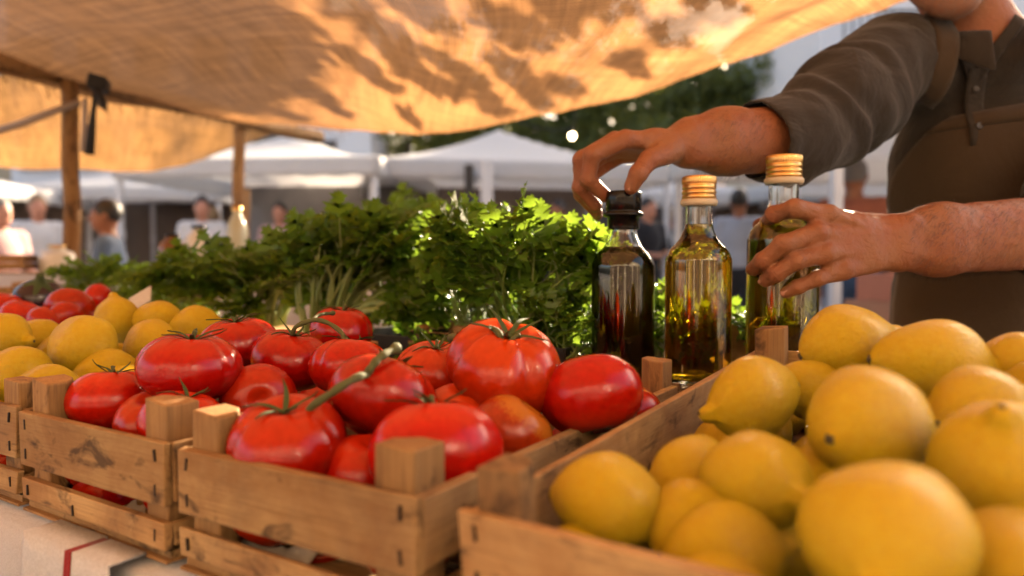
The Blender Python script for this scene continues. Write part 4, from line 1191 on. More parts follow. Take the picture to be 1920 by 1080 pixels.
# dark hair on the forearms
def arm_hair(V, F, a, b, r0, r1, n, seed, ymax):
    rnd = random.Random(seed); N = np_normals(V, F); ax = (b - a) / np.linalg.norm(b - a); L = np.linalg.norm(b - a)
    t = (V - a) @ ax; ok = np.where((t > r0 * L) & (t < r1 * L))[0]
    mb = MB()
    for i in rnd.choices(list(ok), k=n):
        nn = Vector(N[i]); p = Vector(V[i]) + Vector([rnd.uniform(-.0015, .0015) for _ in range(3)])
        d = (Vector(-ax) * .9 + Vector((0, 0, -.5)) + nn * rnd.uniform(.25, .7) + Vector((rnd.gauss(0, .22), rnd.gauss(0, .2), rnd.gauss(0, .22)))).normalized()
        Lh = rnd.uniform(.005, .014); s_ = d.cross(nn).normalized() * .00015
        m_ = p + d * Lh * .5; e = p + d * Lh + Vector((0, 0, -.3 * Lh)) - nn * Lh * .15
        mb.add([p - s_, p + s_, m_ + s_ * .8, m_ - s_ * .8, e], [(0, 1, 2, 3), (3, 2, 4)])
    mb.build('arm_hair', M['dark_hair'], man, world=True)
arm_hair(isl[0][0], isl[0][1], wl, el, .0, .95, 5200, 1, 0)
arm_hair(isl[1][0], isl[1][1], wr, er, .08, .9, 1500, 2, 0)
# finger nails
def fnail(tip, dip, out, r):
    a = Vector(tip - dip).normalized(); o_ = Vector(out); o_ = (o_ - a * o_.dot(a)).normalized(); s_ = a.cross(o_)
    c = Vector(tip) + o_ * r * .62 - a * .001; rows = []
    for j in range(7):
        y = -0.0052 + .0115 * j / 6; wd = .0046 * math.sqrt(max(0.05, 1 - (max(0, abs(y - .0005) - .002) / .0052) ** 2))
        rows.append([c + a * y + s_ * wd * x + o_ * (r * .30 - .0042 * x * x * (wd / .0046) + (.0004 if j else -.001)) for x in (-1, -.6, 0, .6, 1)])
    mb = MB(); mb.grid(rows); mb.build('fingernail', M['nail_skin'], man, world=True, solid=.0006)
for i in (1, 2, 3): fnail(FL_[i][2], FL_[i][1], (-.25, -.9, .35), .0082)
fnail(TR[3], TR[2], (-.1, -.9, .3), .0095)
for i in (0, 1): fnail(FR_[i][2], FR_[i][1], (-.9, -.4, .1), .0082)

# clothes
ts = SDF()
ts.ell(q(.862, 1.315, .14), (.196, .128, .19), k=.05); ts.ell(q(.872, 1.33, -.10), (.185, .138, .26), k=.06)
ts.cone(q(.815, 1.305, .295), sr + np.array((.03, .01, -.004)), .066, .070, .04); ts.cone(q(.815, 1.305, .29), sl_l + np.array((-.03, 0, -.005)), .062, .066, .04)
ts.cone(nb + np.array((0, .012, -.015)), nb + np.array((0, .01, .022)), .075, .067, .03)
TVv, TF = ts.mesh(.007); TVv = relax(TVv, TF, 2)
torso_bvh = BVHTree.FromPolygons([Vector(v) for v in TVv], [tuple(f) for f in TF])
st = SDF(); st.p = list(ts.p)
def sleeve(s, sh_, e_, w_, cuff, r0, r1, rc):
    mid = sh_ * .5 + e_ * .5
    s.cone(sh_, mid, r0, (r0 + r1) / 2 + .003, .035); s.cone(mid, e_, (r0 + r1) / 2 + .003, r1, .02)
    d = (w_ - e_); L = np.linalg.norm(d); d = d / L
    c1 = e_ + d * cuff; s.cone(e_, c1, r1, rc, .015)
    for k_, rr in ((-.045, .005), (-.022, .007), (.0, .004)): s.cone(c1 + d * k_, c1 + d * (k_ + .014), rc + rr, rc + rr - .001, .004)
sleeve(st, sr, er, wr, .062, .074, .060, .050)
st.cone(er * .75 + sr * .25 + np.array((0, 0, -.016)), er * .35 + sr * .65 + np.array((0, .0, -.030)), .055, .066, .04)
sleeve(st, sl_l, el, wl, .038, .074, .058, .054)
V, F = st.mesh(.0048); V = relax(V, F, 1); N = np_normals(V, F)
def arm_t(V, a, b):
    d = b - a; L2 = d @ d; t = np.clip(((V - a) @ d) / L2, 0, 1); return t, np.linalg.norm(V - a - t[:, None] * d, axis=1)
disp = np.array([.0055 * noise.noise(Vector(v) * 11) + .003 * noise.noise(Vector(v) * 27) for v in V])
for (a, b, w_) in ((sr, er, wr), (sl_l, el, wl)):
    t, d_ = arm_t(V, a, b); near = np.clip(1 - (d_ - .085) / .02, 0, 1)
    ph = np.array([3.2 * noise.noise(Vector(v) * 9) for v in V])
    ang = (V - a) @ np.array((.3, -.5, .8)) * 24
    disp += near * (.0042 * np.sin(t * 34 + ang + ph * 2) * (.35 + .65 * t) + .004 * np.abs(np.sin(t * 13 + ph + ang * .4)) * (t > .05))
tz = V[:, 2] - CAMZ
disp += np.where(np.abs(V[:, 0] - .86) < .2, .003 * np.sin((V[:, 0] * 55 + tz * 26)) * np.clip((.2 - np.abs(tz - .15)) / .1, 0, 1), 0)
V = V + N * disp[:, None]
shirt_bvh = BVHTree.FromPolygons([Vector(v) for v in V], [tuple(f) for f in F])
VX, VZ = .748, .292
fc = V[F].mean(1)
keep = ~((fc[:, 1] < 1.30) & (fc[:, 2] - CAMZ > VZ) & (np.abs(fc[:, 0] - VX) < (fc[:, 2] - CAMZ - VZ) * .60))
# open the rolled cuffs and the neck
cutR = ((fc - (er + (wr - er) / np.linalg.norm(wr - er) * .074)) @ dr) < 0
cutL = ((fc - (el + (wl - el) / np.linalg.norm(wl - el) * .050)) @ dl) < 0
nearR = np.linalg.norm(fc - er, axis=1) < .16; nearL = np.linalg.norm(fc - el, axis=1) < .13
keep &= ~(cutR & nearR) & ~(cutL & nearL) & ~((fc[:, 2] - CAMZ > .372) & (np.abs(fc[:, 0] - .812) < .06))
keep &= fc[:, 2] > CAMZ - .30
for e_, w_, off_, dd in ((er, wr, .074, dr), (el, wl, .050, dl)):      # even out the cut ends of the cuffs
    c_ = e_ + (w_ - e_) / np.linalg.norm(w_ - e_) * off_; sd_ = (V - c_) @ dd
    nr_ = (np.abs(sd_) < .0055) & (np.linalg.norm(V - c_, axis=1) < .09)
    V[nr_] -= (sd_[nr_])[:, None] * dd
shirt = np_obj('shirt', V, F[keep], M['shirt'], man)
m = shirt.modifiers.new('thick', 'SOLIDIFY'); m.thickness = .003; m.offset = -1

def on_torso(x, z, off=.004, y0=.5):
    h = shirt_bvh.ray_cast(Vector((x, y0, z + CAMZ)), Vector((0, 1, 0)))
    if h[0] is None: return None
    return h[0] + h[1] * off * (1 if h[1].y < 0 else -1)
AX = (.868, 1.325)
def around(phi, z, off):
    o_ = Vector((AX[0] - math.sin(phi) * .6, AX[1] - math.cos(phi) * .6, z + CAMZ)); d = (Vector((AX[0], AX[1], z + CAMZ)) - o_).normalized()
    h = torso_bvh.ray_cast(o_, d)
    if h[0] is None: return Vector((AX[0], AX[1], z + CAMZ)) - d * .17
    return h[0] - d * off
# placket, seams beside the neck opening, buttons
def ribbon(pts, wd, mat, name, off=.0, th=.002, side=None):
    rows = []
    for i, p in enumerate(pts):
        t = (pts[min(i + 1, len(pts) - 1)] - pts[max(i - 1, 0)]).normalized()
        s_ = t.cross(Vector((0, -1, 0)) if side is None else side).normalized()
        rows.append([p + s_ * wd * a for a in (-.5, -.25, 0, .25, .5)])
    mb = MB(); mb.grid(rows); return mb.build(name, mat, man, world=True, solid=th)
pl = [on_torso(VX + .003, z, .0085) for z in np.linspace(VZ + .010, .175, 10)]
ribbon([p for p in pl if p], .030, M['shirt'], 'placket')
for sg in (-1, 1):
    pts = [on_torso(VX + sg * (z - VZ + .004) * .66, z, .0075) for z in np.linspace(VZ - .004, .375, 10)]
    pts = [p for p in pts if p]
    if len(pts) > 2: ribbon(pts, .020, M['shirt'], 'neck_facing', side=Vector((0, -1, .2)))
for z in (.272, .205):
    p = on_torso(VX + .003, z, .011)
    if p:
        mb = MB(); mb.lathe([(0, -.0012), (.0055, -.0012), (.0058, .0006), (.0045, .0016), (.003, .0008), (0, .0008)], 18); b_ = mb.build('button', M['button'], man); b_.location = p - Vector(man.location); b_.rotation_euler = (PI / 2 - .25, 0, 0)
# collar: a stand round the neck and a leaf folded over it
NC = Vector(tuple(q(.796, 1.250, .352))); open_dir = math.atan2(-.25, -.97)
rows_s, rows_l = [], []
for i in range(49):
    f = i / 48; a = R(20) + R(320) * f; back = 1 - abs(2 * f - 1)
    d = Vector((math.sin(open_dir + a) * 1.0, math.cos(open_dir + a) * 1.0, 0))
    r = .066 + .012 * (1 - back) ** 2
    base = NC + Vector((d.x * (r + .008), d.y * (r + .006), -.034 * (1 - back) + .012 * back - .004))
    topp = NC + Vector((d.x * (r + .001), d.y * r, .010 + .030 * back - .012 * (1 - back)))
    tipdrop = .030 * max(0, 1 - back * 5)
    tang = Vector((d.y, -d.x, 0)) * (1 if f < .5 else -1)
    low = topp + Vector((d.x * .026, d.y * .026, -.040 - tipdrop)) + tang * .010 * max(0, 1 - back * 5) * -1
    rows_s.append([base.lerp(topp, k / 4) for k in range(5)])
    fold = topp + Vector((d.x * .004, d.y * .004, .0045))
    lf = [topp, fold, fold.lerp(low, .2) + d * .006, fold.lerp(low, .5) + d * .008, fold.lerp(low, .8) + d * .005, low]
    for p in lf[2:]:
        if d.y < .2:
            h = shirt_bvh.ray_cast(Vector((p.x, .6, p.z)), Vector((0, 1, 0)))
            if h[0] is not None and h[0].y < p.y + .004: p.y = h[0].y - .005
    rows_l.append(lf)
mb = MB(); mb.grid(rows_s); mb.grid(rows_l); mb.build('collar', M['shirt'], man, world=True, solid=.0026, sub=1)
# shoulder seam
pts = []
for i in range(15):
    a = -1.2 + 2.4 * i / 14
    pts.append(Vector(tuple(sr)) + Vector((.052, 0, 0)) + Vector((-.01 * math.cos(a), -.072 * math.cos(a), .078 * math.sin(a))))
# apron
rows = []
zs = list(np.linspace(.228, -.55, 60))
for z in zs:
    k = min(1, max(0, (.228 - z) / .14)); phl = R(58) + R(34) * k ** .7; phr = R(66) + R(26) * k ** .7
    row = []
    for i in range(45):
        f = i / 44; ph = phl + (-phr - phl) * f
        zz = z + (.028 * math.sin(f * PI) * max(0, 1 - k * 1.2) * .35 + .045 * f * max(0, 1 - k) * .6)
        zc_ = max(zz, -.22)
        p = around(ph, zc_, .011 + .004 * math.sin(ph * 7 + z * 12) * min(1, k * 2) + .003 * noise.noise(Vector((ph * 3, z * 14, 2))))
        p.z = zz + CAMZ
        if zz < -.22: p += Vector((0, -.02 * (-.22 - zz), 0)) + (p - Vector((AX[0], AX[1], p.z))) * .10 * min(1, (-.22 - zz) * 4)
        row.append(p)
    rows.append(row)
mb = MB(); mb.grid(rows); ap = mb.build('apron', M['apron'], man, world=True, solid=.0025)
hem = MB(); hem.grid([[p + (p - Vector((AX[0], AX[1], p.z))).normalized() * .0026 for p in r] for r in rows[:3]]); hem.build('apron_hem', M['apron'], ap, solid=.002)
for x0, x1, bx in ((.664, .694, -.05), (.94, .90, .05)):
    pts = []
    for i in range(18):
        f = i / 17; p = on_torso(x0 + (x1 - x0) * f, .205 + .175 * f, .008)
        if p is not None and (not pts or abs(p.y - pts[-1].y) < .06): pts.append(p)
    e_ = pts[-1]
    pts += [e_ + Vector((.004, .02, .010)), e_ + Vector((.012, .06, .012)), e_ + Vector((.02, .11, -.01))]
    ribbon(pts, .036, M['apron'], 'apron_strap', side=Vector((0, -1, .25)), th=.0025)
# trousers and shoes
tr_ = SDF(); tr_.ell(q(.87, 1.34, -.27), (.165, .125, .14), k=.04)
for s_ in (-1, 1):
    tr_.cone(q(.87 + s_ * .09, 1.34, -.28), np.array((.87 + s_ * .10, 1.335, .50)), .098, .075, .04); tr_.cone(np.array((.87 + s_ * .10, 1.335, .50)), np.array((.87 + s_ * .11, 1.36, .12)), .075, .062, .03)
V, F = tr_.mesh(.012); np_obj('trousers', V, F, M['trousers'], man)
for s_ in (-1, 1):
    so = SDF(); a = np.array((.87 + s_ * .11, 1.38, .05)); so.cone(a, a + np.array((s_ * .03, -.17, -.005)), .046, .040, .02); V, F = so.mesh(.01)
    V[:, 2] = np.maximum(V[:, 2], .004); np_obj('shoe', V, F, M['shoe'], man)
# ------------------------------------------------------------------ canopies, posts, beam
def canopy(name, label, ctl, nu, nv, mat, sag=0, seed=1, frill=True):
    """ctl: rows of control points (near row first), smoothed both ways, with metre UVs"""
    rows = [[Vector(p) for p in spline([tuple(p) for p in r], nu)] for r in ctl]
    cols = [[Vector(p) for p in spline([tuple(rows[k][i]) for k in range(len(rows))], nv)] for i in range(nu + 1)]
    g = [[cols[i][j] + Vector((0, 0, .018 * noise.noise(Vector((i * .16, j * .13, seed))) + .007 * noise.noise(Vector((i * .5, j * .2, seed + 4))))) for i in range(nu + 1)] for j in range(nv + 1)]
    mb = MB(); mb.grid(g); me = mb.mesh(name, mat)
    us = np.zeros((nv + 1, nu + 1, 2))
    for j in range(nv + 1):
        for i in range(nu + 1):
            if i: us[j, i, 0] = us[j, i - 1, 0] + (g[j][i] - g[j][i - 1]).length
            if j: us[j, i, 1] = us[j - 1, i, 1] + (g[j][i] - g[j - 1][i]).length
    us[:, :, 0] -= us[:, nu // 2:nu // 2 + 1, 0]
    uvl = me.uv_layers.new(name='UVMap'); li = np.zeros(len(me.loops), np.int64); me.loops.foreach_get('vertex_index', li)
    uvl.data.foreach_set('uv', us.reshape(-1, 2)[li].ravel())
    o = bpy.data.objects.new(name, me); link(o); tag(o, label, 'canopy'); return o, g
far = [P(-420, 45, 2.3), P(-60, 130, 2.45), P(300, 205, 3.2), P(600, 243, 3.75), P(820, 246, 3.1), P(1100, 197, 2.65), P(1400, 108, 2.3), P(1690, 0, 2.05), P(1860, -70, 1.97), P(1960, -110, 1.94)]
def lift(k): return 0
e1 = [Vector((-3.2, 1.6, CAMZ + .86)), Vector((-2.5, 1.6, CAMZ + .84)), Vector((-1.5, 1.9, CAMZ + .80)), Vector((-.75, 2.1, CAMZ + .80)), Vector((-.2, 1.9, CAMZ + .76)), Vector((.4, 1.65, CAMZ + .78)), Vector((.9, 1.5, CAMZ + .84)), Vector((1.12, 1.35, CAMZ + .86)), Vector((1.25, 1.25, CAMZ + .88)), Vector((1.34, 1.15, CAMZ + .90))]
e2 = [Vector((-3.4 + i * .49, .2 + (.1 if i % 2 else 0), CAMZ + 1.0 + .01 * i)) for i in range(10)]
e3 = [Vector((-3.4 + i * .48, -1.25, CAMZ + 1.06 + .01 * i)) for i in range(10)]
can, cang = canopy('burlap_canopy', 'sagging brown burlap canopy with dappled leaf shade overhead', [e3, e2, e1, far], 110, 90, M['burlap'])
# frayed thread ends along the left part of the edge
mb = MB(); rnd = random.Random(3)
for i in range(0, 40):
    for k in range(3):
        a = cang[-1][i].lerp(cang[-1][i + 1], rnd.random()); L = rnd.uniform(.01, .05)
        mb.tube([a, a + Vector((rnd.uniform(-.012, .012), rnd.uniform(0, .01), -L * .5)), a + Vector((rnd.uniform(-.02, .02), rnd.uniform(0, .015), -L))], .0013, 4)
mb.build('fringe', M['burlap'], can)['kind'] = 'stuff'
L2 = [[P(-260, 150, 3.0), P(-60, 150, 3.1), P(130, 132, 3.2), P(300, 190, 3.6), P(470, 215, 4.1), P(545, 236, 4.3)],
      [P(-300, 240, 3.7), P(-80, 245, 3.8), P(140, 235, 3.9), P(300, 250, 4.2), P(440, 246, 4.5), P(530, 245, 4.6)],
      [P(-320, 292, 4.4), P(-90, 303, 4.5), P(120, 318, 4.6), P(300, 318, 4.8), P(425, 283, 4.9), P(520, 248, 5.0)]]
c2_, _ = canopy('burlap_canopy', 'second yellower burlap sheet slung beyond the wooden beam at the left', L2, 50, 30, M['burlap2'], seed=7)
BZ = .665 + CAMZ
def axis_pt(px, Y, z=BZ): p = P(px, 300, Y); return Vector((p.x, p.y, z))
bA, bB = Vector((-2.25, 1.2, BZ)), P(598, 262, 4.25); bB.z = BZ
bm = MB(); n = 14; pts = [bA.lerp(bB, i / n) + Vector((0, 0, .006 * math.sin(i * 1.9))) for i in range(n + 1)]
bm.tube(pts, [.038 + .002 * math.sin(i * 2.3) for i in range(n + 1)], 12)
o = bm.build('wooden_beam', M['post_y'], None); tag(o, 'round wooden beam carrying the edge of the burlap canopy', 'beam')
def post(label, px0, px1, Y, r, ztop, mat='post_z', name='wooden_post'):
    b = P(px1, 500, Y); t_ = P(px0, 200, Y); bot = Vector((b.x + (b.x - t_.x) * .9, Y, 0)); top = Vector((t_.x, Y, ztop))
    mb = MB(); pts = [bot.lerp(top, i / 16) + Vector((.004 * math.sin(i * 1.7), .004 * math.cos(i * 2.2), 0)) for i in range(17)]
    mb.tube(pts, [r * (1.06 - .1 * i / 16 + .03 * math.sin(i * 2.9)) for i in range(17)], 14)
    o = mb.build(name, M[mat], None); tag(o, label, 'post', None); return o
post('thick wooden post under the beam at the left, with the black strap', 131, 135, 2.75, .030, BZ - .03)
post('thinner wooden post under the beam near its far end', 448, 444, 3.72, .029, BZ - .03)
o = post('short pale wooden post beside the thinner post', 458, 459, 3.95, .022, P(458, 355, 3.95).z)
# strut and black strap
mb = MB(); mb.tube([P(-60, 262, 2.6), P(40, 232, 2.66), P(150, 190, 2.72)], .013, 10); o = mb.build('diagonal_strut', col('pale_strut', (.42, .34, .28), .6), None); tag(o, 'pale diagonal strut running up to the thick wooden post', 'strut')
sp = thing('hanging_strap', 'black ratchet strap knotted to the beam and hanging by the thick post', 'strap', P(180, 150, 2.66))
mb = MB(); c = P(185, 158, 2.70); mb.box(c, (.062, .105, .050), Euler((0, .2, .35)).to_matrix()); mb.build('buckle', M['strap'], sp, False, world=True, bevel=.008)
mb = MB(); mb.tube([P(182, 165, 2.64), P(176, 200, 2.64), P(172, 240, 2.65), P(168, 290, 2.65)], [.012, .009, .014, .017], 8); mb.build('tail', M['strap'], sp, world=True)
mb = MB(); mb.tube([P(182, 168, 2.64), P(192, 190, 2.63), P(196, 205, 2.63), P(186, 196, 2.63)], [.012, .014, .012, .008], 8); mb.build('knot', M['strap'], sp, world=True)
mb = MB(); mb.tube([P(160, 185, 2.7), P(158, 240, 2.7), P(155, 285, 2.7)], .010, 8); mb.build('pale_tail', col('pale_webbing', (.5, .42, .36), .8), sp, world=True)

# ------------------------------------------------------------------ market tents
def tent(label, cx, cy_, wd, dp, eave, peak, rot=0, pole='tent_pole', val=.2, table=None, seed=0, back=None, group='white market tents'):
    o = thing('market_tent', label, 'tent', (cx, cy_, 0), rot, group)
    rows = []; n = 24
    for j in range(n + 1):
        row = []
        for i in range(n + 1):
            x, y = i / n * 2 - 1, j / n * 2 - 1
            m_ = max(abs(x), abs(y)); h = (1 - m_)
            z = eave + (peak - eave) * (h ** 1.18) - .05 * math.sin(PI * m_) * (1 - abs(abs(x) - abs(y)))
            row.append((x * wd / 2, y * dp / 2, z))
        rows.append(row)
    mb = MB(); mb.grid(rows); mb.build('roof', M['tent'], o, solid=.004)
    for (a, b) in (((-1, -1), (1, -1)), ((1, -1), (1, 1)), ((1, 1), (-1, 1)), ((-1, 1), (-1, -1))):
        rr = []
        for k in range(5):
            rr.append([((a[0] + (b[0] - a[0]) * i / 30) * (wd / 2 + .006) + .012 * math.sin(i * 1.1 + k) * k / 4, (a[1] + (b[1] - a[1]) * i / 30) * (dp / 2 + .006) + .012 * math.sin(i * 1.3) * k / 4, eave + .01 - val * k / 4 - (.02 * math.sin(i * PI / 3) ** 2 if k == 4 else 0)) for i in range(31)])
        mb = MB(); mb.grid(rr); mb.build('valance', M['tent'], o, solid=.003)
    if back:
        mb = MB(); mb.grid([[((i / 30 - .5) * (wd - .16) , dp / 2 - .09 + .025 * math.sin(i * 1.4) * (1 - k / 5 * .4), eave - .03 - (eave - .15) * k / 5) for i in range(31)] for k in range(6)]); mb.build('shade_back_wall', back, o, solid=.004)  # dark sheet added to stop the low sun and darken under the tent
    for sx in (-1, 1):
        for sy in (-1, 1):
            mb = MB(); x, y = sx * (wd / 2 - .05), sy * (dp / 2 - .05)
            mb.box((x, y, eave / 2), (.055, .055, eave)); mb.box((x, y, .012), (.14, .14, .024)); mb.box((x, y, eave * .62), (.07, .07, .09)); mb.build('pole', M[pole], o, False)
    return o
bk1 = col('brown_shade_canvas', (.20, .145, .11), .9); bk2 = col('grey_shade_canvas', (.20, .185, .18), .9)
tent('largest white market tent in the middle, its peak straight behind the celery', -.17, 10.2, 3.6, 3.2, 2.18, 2.80, R(12), val=.22, back=bk1)
tent('white market tent left of the middle, behind the thin posts', -2.75, 9.6, 3.0, 3.0, 2.15, 2.66, R(-6), back=bk2)
tent('white tent close behind the outstretched sleeve of the stallholder', 3.15, 5.7, 3.1, 2.6, 2.02, 2.55, R(8), val=.26)
tent('white tent beyond the thick wooden post at the left', -6.6, 13.0, 3.6, 3.2, 2.15, 2.62, R(10), back=bk1)
tent('white tent seen at the left edge under the yellow burlap', -8.2, 10.8, 2.8, 3.0, 2.05, 2.45, R(5), back=bk1)
tent('farther white tent whose roof shows between the two wooden posts', -4.7, 15.5, 4.0, 3.2, 2.3, 2.85, R(-4), back=bk2)
tent('far white tent right of the middle one, behind the bottles', 2.6, 13.5, 3.6, 3.2, 2.1, 2.7, R(-8), back=bk2)
tent('far white tent on the right, behind the forearm of the stallholder', 5.4, 12.0, 3.6, 3.0, 2.1, 2.7, R(5), back=bk1)
mb = MB(); p = P(880, 400, 8.3); mb.box((0, 0, 1.05), (.10, .10, 2.1)); mb.box((0, 0, .02), (.26, .26, .04)); o = mb.build('tent_post', M['black_pole'], None, False); o.location = (p.x, p.y, 0); tag(o, 'black post next to the white pole in front of the middle tent', 'post')
mb = MB(); p = P(913, 400, 8.3); mb.box((0, 0, 1.07), (.13, .13, 2.14)); mb.box((0, 0, .02), (.26, .26, .04)); o = mb.build('tent_post', M['tent_pole'], None, False); o.location = (p.x, p.y, 0); tag(o, 'thick white post beside the black post in front of the middle tent', 'post')

# stalls under the tents
def stall(label, cx, cy_, wd, rot, cloth_c, goods, seed):
    rnd = random.Random(seed)
    o = thing('market_stall', label, 'stall', (cx, cy_, 0), rot, 'cloth covered stalls under the tents')
    mb = MB(); mb.box((0, 0, .80), (wd, .8, .04)); mb.build('tabletop', M['post_x'], o, False)
    rows = [[((i / 40 - .5) * wd * 1.01, -.405 - .02 * math.sin(i * 1.3) * k / 4, .825 - .7 * k / 4) for i in range(41)] for k in range(5)]
    mb = MB(); mb.grid(rows); mb.build('cloth', cloth_c, o, solid=.004)
    for sx in (-1, 1):
        for sy in (-.3, .3): mb = MB(); mb.box((sx * (wd / 2 - .1), sy, .39), (.05, .05, .78)); mb.build('leg', M['post_z'], o, False)
    c, s_ = math.cos(rot), math.sin(rot)
    for k, (nm, lab, cc) in enumerate(goods):
        x = (k + .5) / len(goods) * wd - wd / 2; w_, h_ = wd / len(goods) * .8, rnd.uniform(.14, .34)
        g = thing(nm, lab, nm.split('_')[-1], (cx + c * x, cy_ + s_ * x, .822), rot, 'goods on the far stalls')
        mb = MB()
        for (bc, bs) in (((0, -.28, h_ / 2), (w_, .02, h_)), ((0, .28, h_ / 2), (w_, .02, h_)), ((-w_ / 2 + .01, 0, h_ / 2), (.02, .54, h_)), ((w_ / 2 - .01, 0, h_ / 2), (.02, .54, h_)), ((0, 0, .012), (w_ - .04, .54, .02))): mb.box(bc, bs)
        mb.build('box', M['crate_x'], g, False)
        mb = MB()
        for _ in range(26):
            r_ = rnd.uniform(.035, .06); px_, py_ = rnd.uniform(-w_ / 2 + .06, w_ / 2 - .06), rnd.uniform(-.22, .22); n0 = Vector((px_, py_, h_ - .02 + rnd.uniform(0, .06)))
            mb.lathe([(r_ * math.sin(PI * i / 6), -r_ * math.cos(PI * i / 6)) for i in range(7)], 9, n0)
        mb.build('contents', cc, g)
    return o
red = col('far_red_goods', (.45, .05, .03)); grn = col('far_green_goods', (.08, .16, .03)); org = col('far_orange_goods', (.6, .25, .03)); brn = col('far_brown_goods', (.25, .13, .06)); wht = col('far_white_goods', (.7, .68, .64))
lin = M['table_linen']; brc = col('brown_stall_cloth', (.16, .10, .07)); blc = col('blue_stall_cloth', (.10, .13, .20)); pkc = col('rose_stall_cloth', (.42, .20, .18))
stall('stall with a brown cloth under the middle white tent', -.3, 9.6, 3.0, R(12), brc, [('produce_box', 'box of brown goods at the left end of the brown stall', brn), ('produce_box', 'box of red goods second from the left on the brown stall', red), ('produce_box', 'box of pale goods third on the brown stall', wht), ('produce_box', 'box of orange goods at the right end of the brown stall', org)], 1)
stall('stall with a white cloth under the tent left of the middle', -2.8, 9.3, 2.6, R(-6), lin, [('produce_box', 'box of green goods at the left of the white clothed stall', grn), ('produce_box', 'box of orange goods in the middle of the white clothed stall', org), ('produce_box', 'box of pale goods at the right of the white clothed stall', wht)], 2)
stall('stall with a rose cloth at the far left', -6.7, 9.2, 3.0, R(6), pkc, [('produce_box', 'box of red goods at the left of the rose stall', red), ('produce_box', 'box of brown goods in the middle of the rose stall', brn), ('produce_box', 'box of orange goods at the right of the rose stall', org)], 3)
stall('stall with a blue-grey cloth behind the bottles', 2.3, 11.8, 3.0, R(-8), blc, [('produce_box', 'box of pale goods at the left of the blue-grey stall', wht), ('produce_box', 'box of brown goods in the middle of the blue-grey stall', brn), ('produce_box', 'box of red goods at the right of the blue-grey stall', red)], 4)
stall('stall with a white cloth on the right behind the stallholder', 5.0, 10.4, 3.0, R(5), lin, [('produce_box', 'box of brown goods at the left of the right-hand stall', brn), ('produce_box', 'box of green goods in the middle of the right-hand stall', grn), ('produce_box', 'box of orange goods at the right of the right-hand stall', org)], 5)
# cardboard boxes to the right behind the man's hand
for k, (lab, px, py, Y, s_, c_) in enumerate([('blue cardboard box at the bottom of the stack by the apron', 1700, 640, 3.6, (.42, .36, .26), (.06, .09, .22)), ('brown cardboard box in the middle of the stack by the apron', 1695, 560, 3.62, (.40, .34, .20), (.42, .20, .11)), ('reddish cardboard box on top of the stack by the apron', 1705, 512, 3.6, (.36, .30, .13), (.45, .17, .10))]):
    zz = (0, .26, .46)[k] + .42
    mb = MB(); mb.box((0, 0, s_[2] / 2), s_, jit=.004); mb.box((0, 0, s_[2] + .003), (s_[0] * .98, .06, .004)); o = mb.build('cardboard_box', col('box_%d' % k, c_, .8), None, False, bevel=.006); o.location = (P(px, py, Y).x, Y, zz); o.rotation_euler = (0, 0, .2 + .1 * k); tag(o, lab, 'box', 'stacked cardboard boxes')
pt = thing('pallet_table', 'low wooden bench carrying the stacked cardboard boxes', 'bench', (P(1700, 600, 3.6).x, 3.6, 0), .2)
mb = MB(); mb.box((0, 0, .40), (.9, .5, .036)); mb.build('top', M['post_x'], pt, False)
for sx in (-.4, .4): mb = MB(); mb.box((sx, 0, .19), (.05, .44, .38)); mb.build('leg', M['post_z'], pt, False)

# neighbouring table at the left with bottles and jars
nb_ = thing('side_table', 'neighbouring table at the left behind the herbs with jars on it', 'table', (P(200, 520, 2.5).x - .25, 2.75, 0), R(-6))
TH = P(200, 512, 2.75).z
mb = MB(); mb.box((0, 0, TH - .02), (2.6, .5, .035)); mb.build('top', M['post_x'], nb_, False)
mb = MB(); mb.grid([[((i / 30 - .5) * 2.62, -.256 - .012 * math.sin(i * 1.7) * k / 3, TH + .001 - .5 * k / 3) for i in range(31)] for k in range(4)]); mb.build('cloth', M['table_linen'], nb_, solid=.003)
for sx in (-1.2, 1.2): mb = MB(); mb.box((sx, 0, (TH - .04) / 2), (.06, .44, TH - .04)); mb.build('leg', M['post_z'], nb_, False)
jar_c = [col('jar_white', (.78, .76, .70), .15), col('jar_green', (.52, .54, .42), .15), col('jar_brown', (.22, .10, .04), .15)]
for k, (lab, px, h_, r_, mt) in enumerate([('glossy white jar left of the thin posts', 365, .17, .050, 0), ('slim glass bottle with pale green contents by the thinner post', 432, .24, .036, 1), ('brown jar left of the white jar', 315, .14, .05, 2), ('low white pot behind the aubergine', 85, .10, .06, 0)]):
    p = P(px, 510, 2.62); j = thing('glass_jar', lab, 'jar', (p.x, 2.66 + .03 * (k % 2), TH + .002), 0, 'jars on the neighbouring table')
    mb = MB(); mb.lathe([(0, 0), (r_ * .9, 0), (r_, .008), (r_, h_ * .62), (r_ * .85, h_ * .75), (r_ * .45, h_ * .86), (r_ * .42, h_ * .95), (0, h_ * .95)], 28); mb.build('jar', jar_c[mt], j)
    mb = MB(); mb.lathe([(r_ * .5, h_ * .93), (r_ * .52, h_), (0, h_ + .001)], 24); mb.build('lid', M['gold_cap'] if k % 2 else M['black_cap'], j)
mb = MB()
for a in range(2): mb.box((0, 0, .025 + a * .028), (.34, .22, .022), jit=.004)
o = mb.build('wooden_tray', M['post_x'], None, False, bevel=.003); o.location = P(40, 535, 2.3); o.location.z = TH - .03 + .0; o.rotation_euler = (0, 0, .15)
o.location = (P(-40, 520, 2.62).x, 2.66, TH + .001); tag(o, 'stacked flat wooden trays at the left edge of the neighbouring table', 'trays')

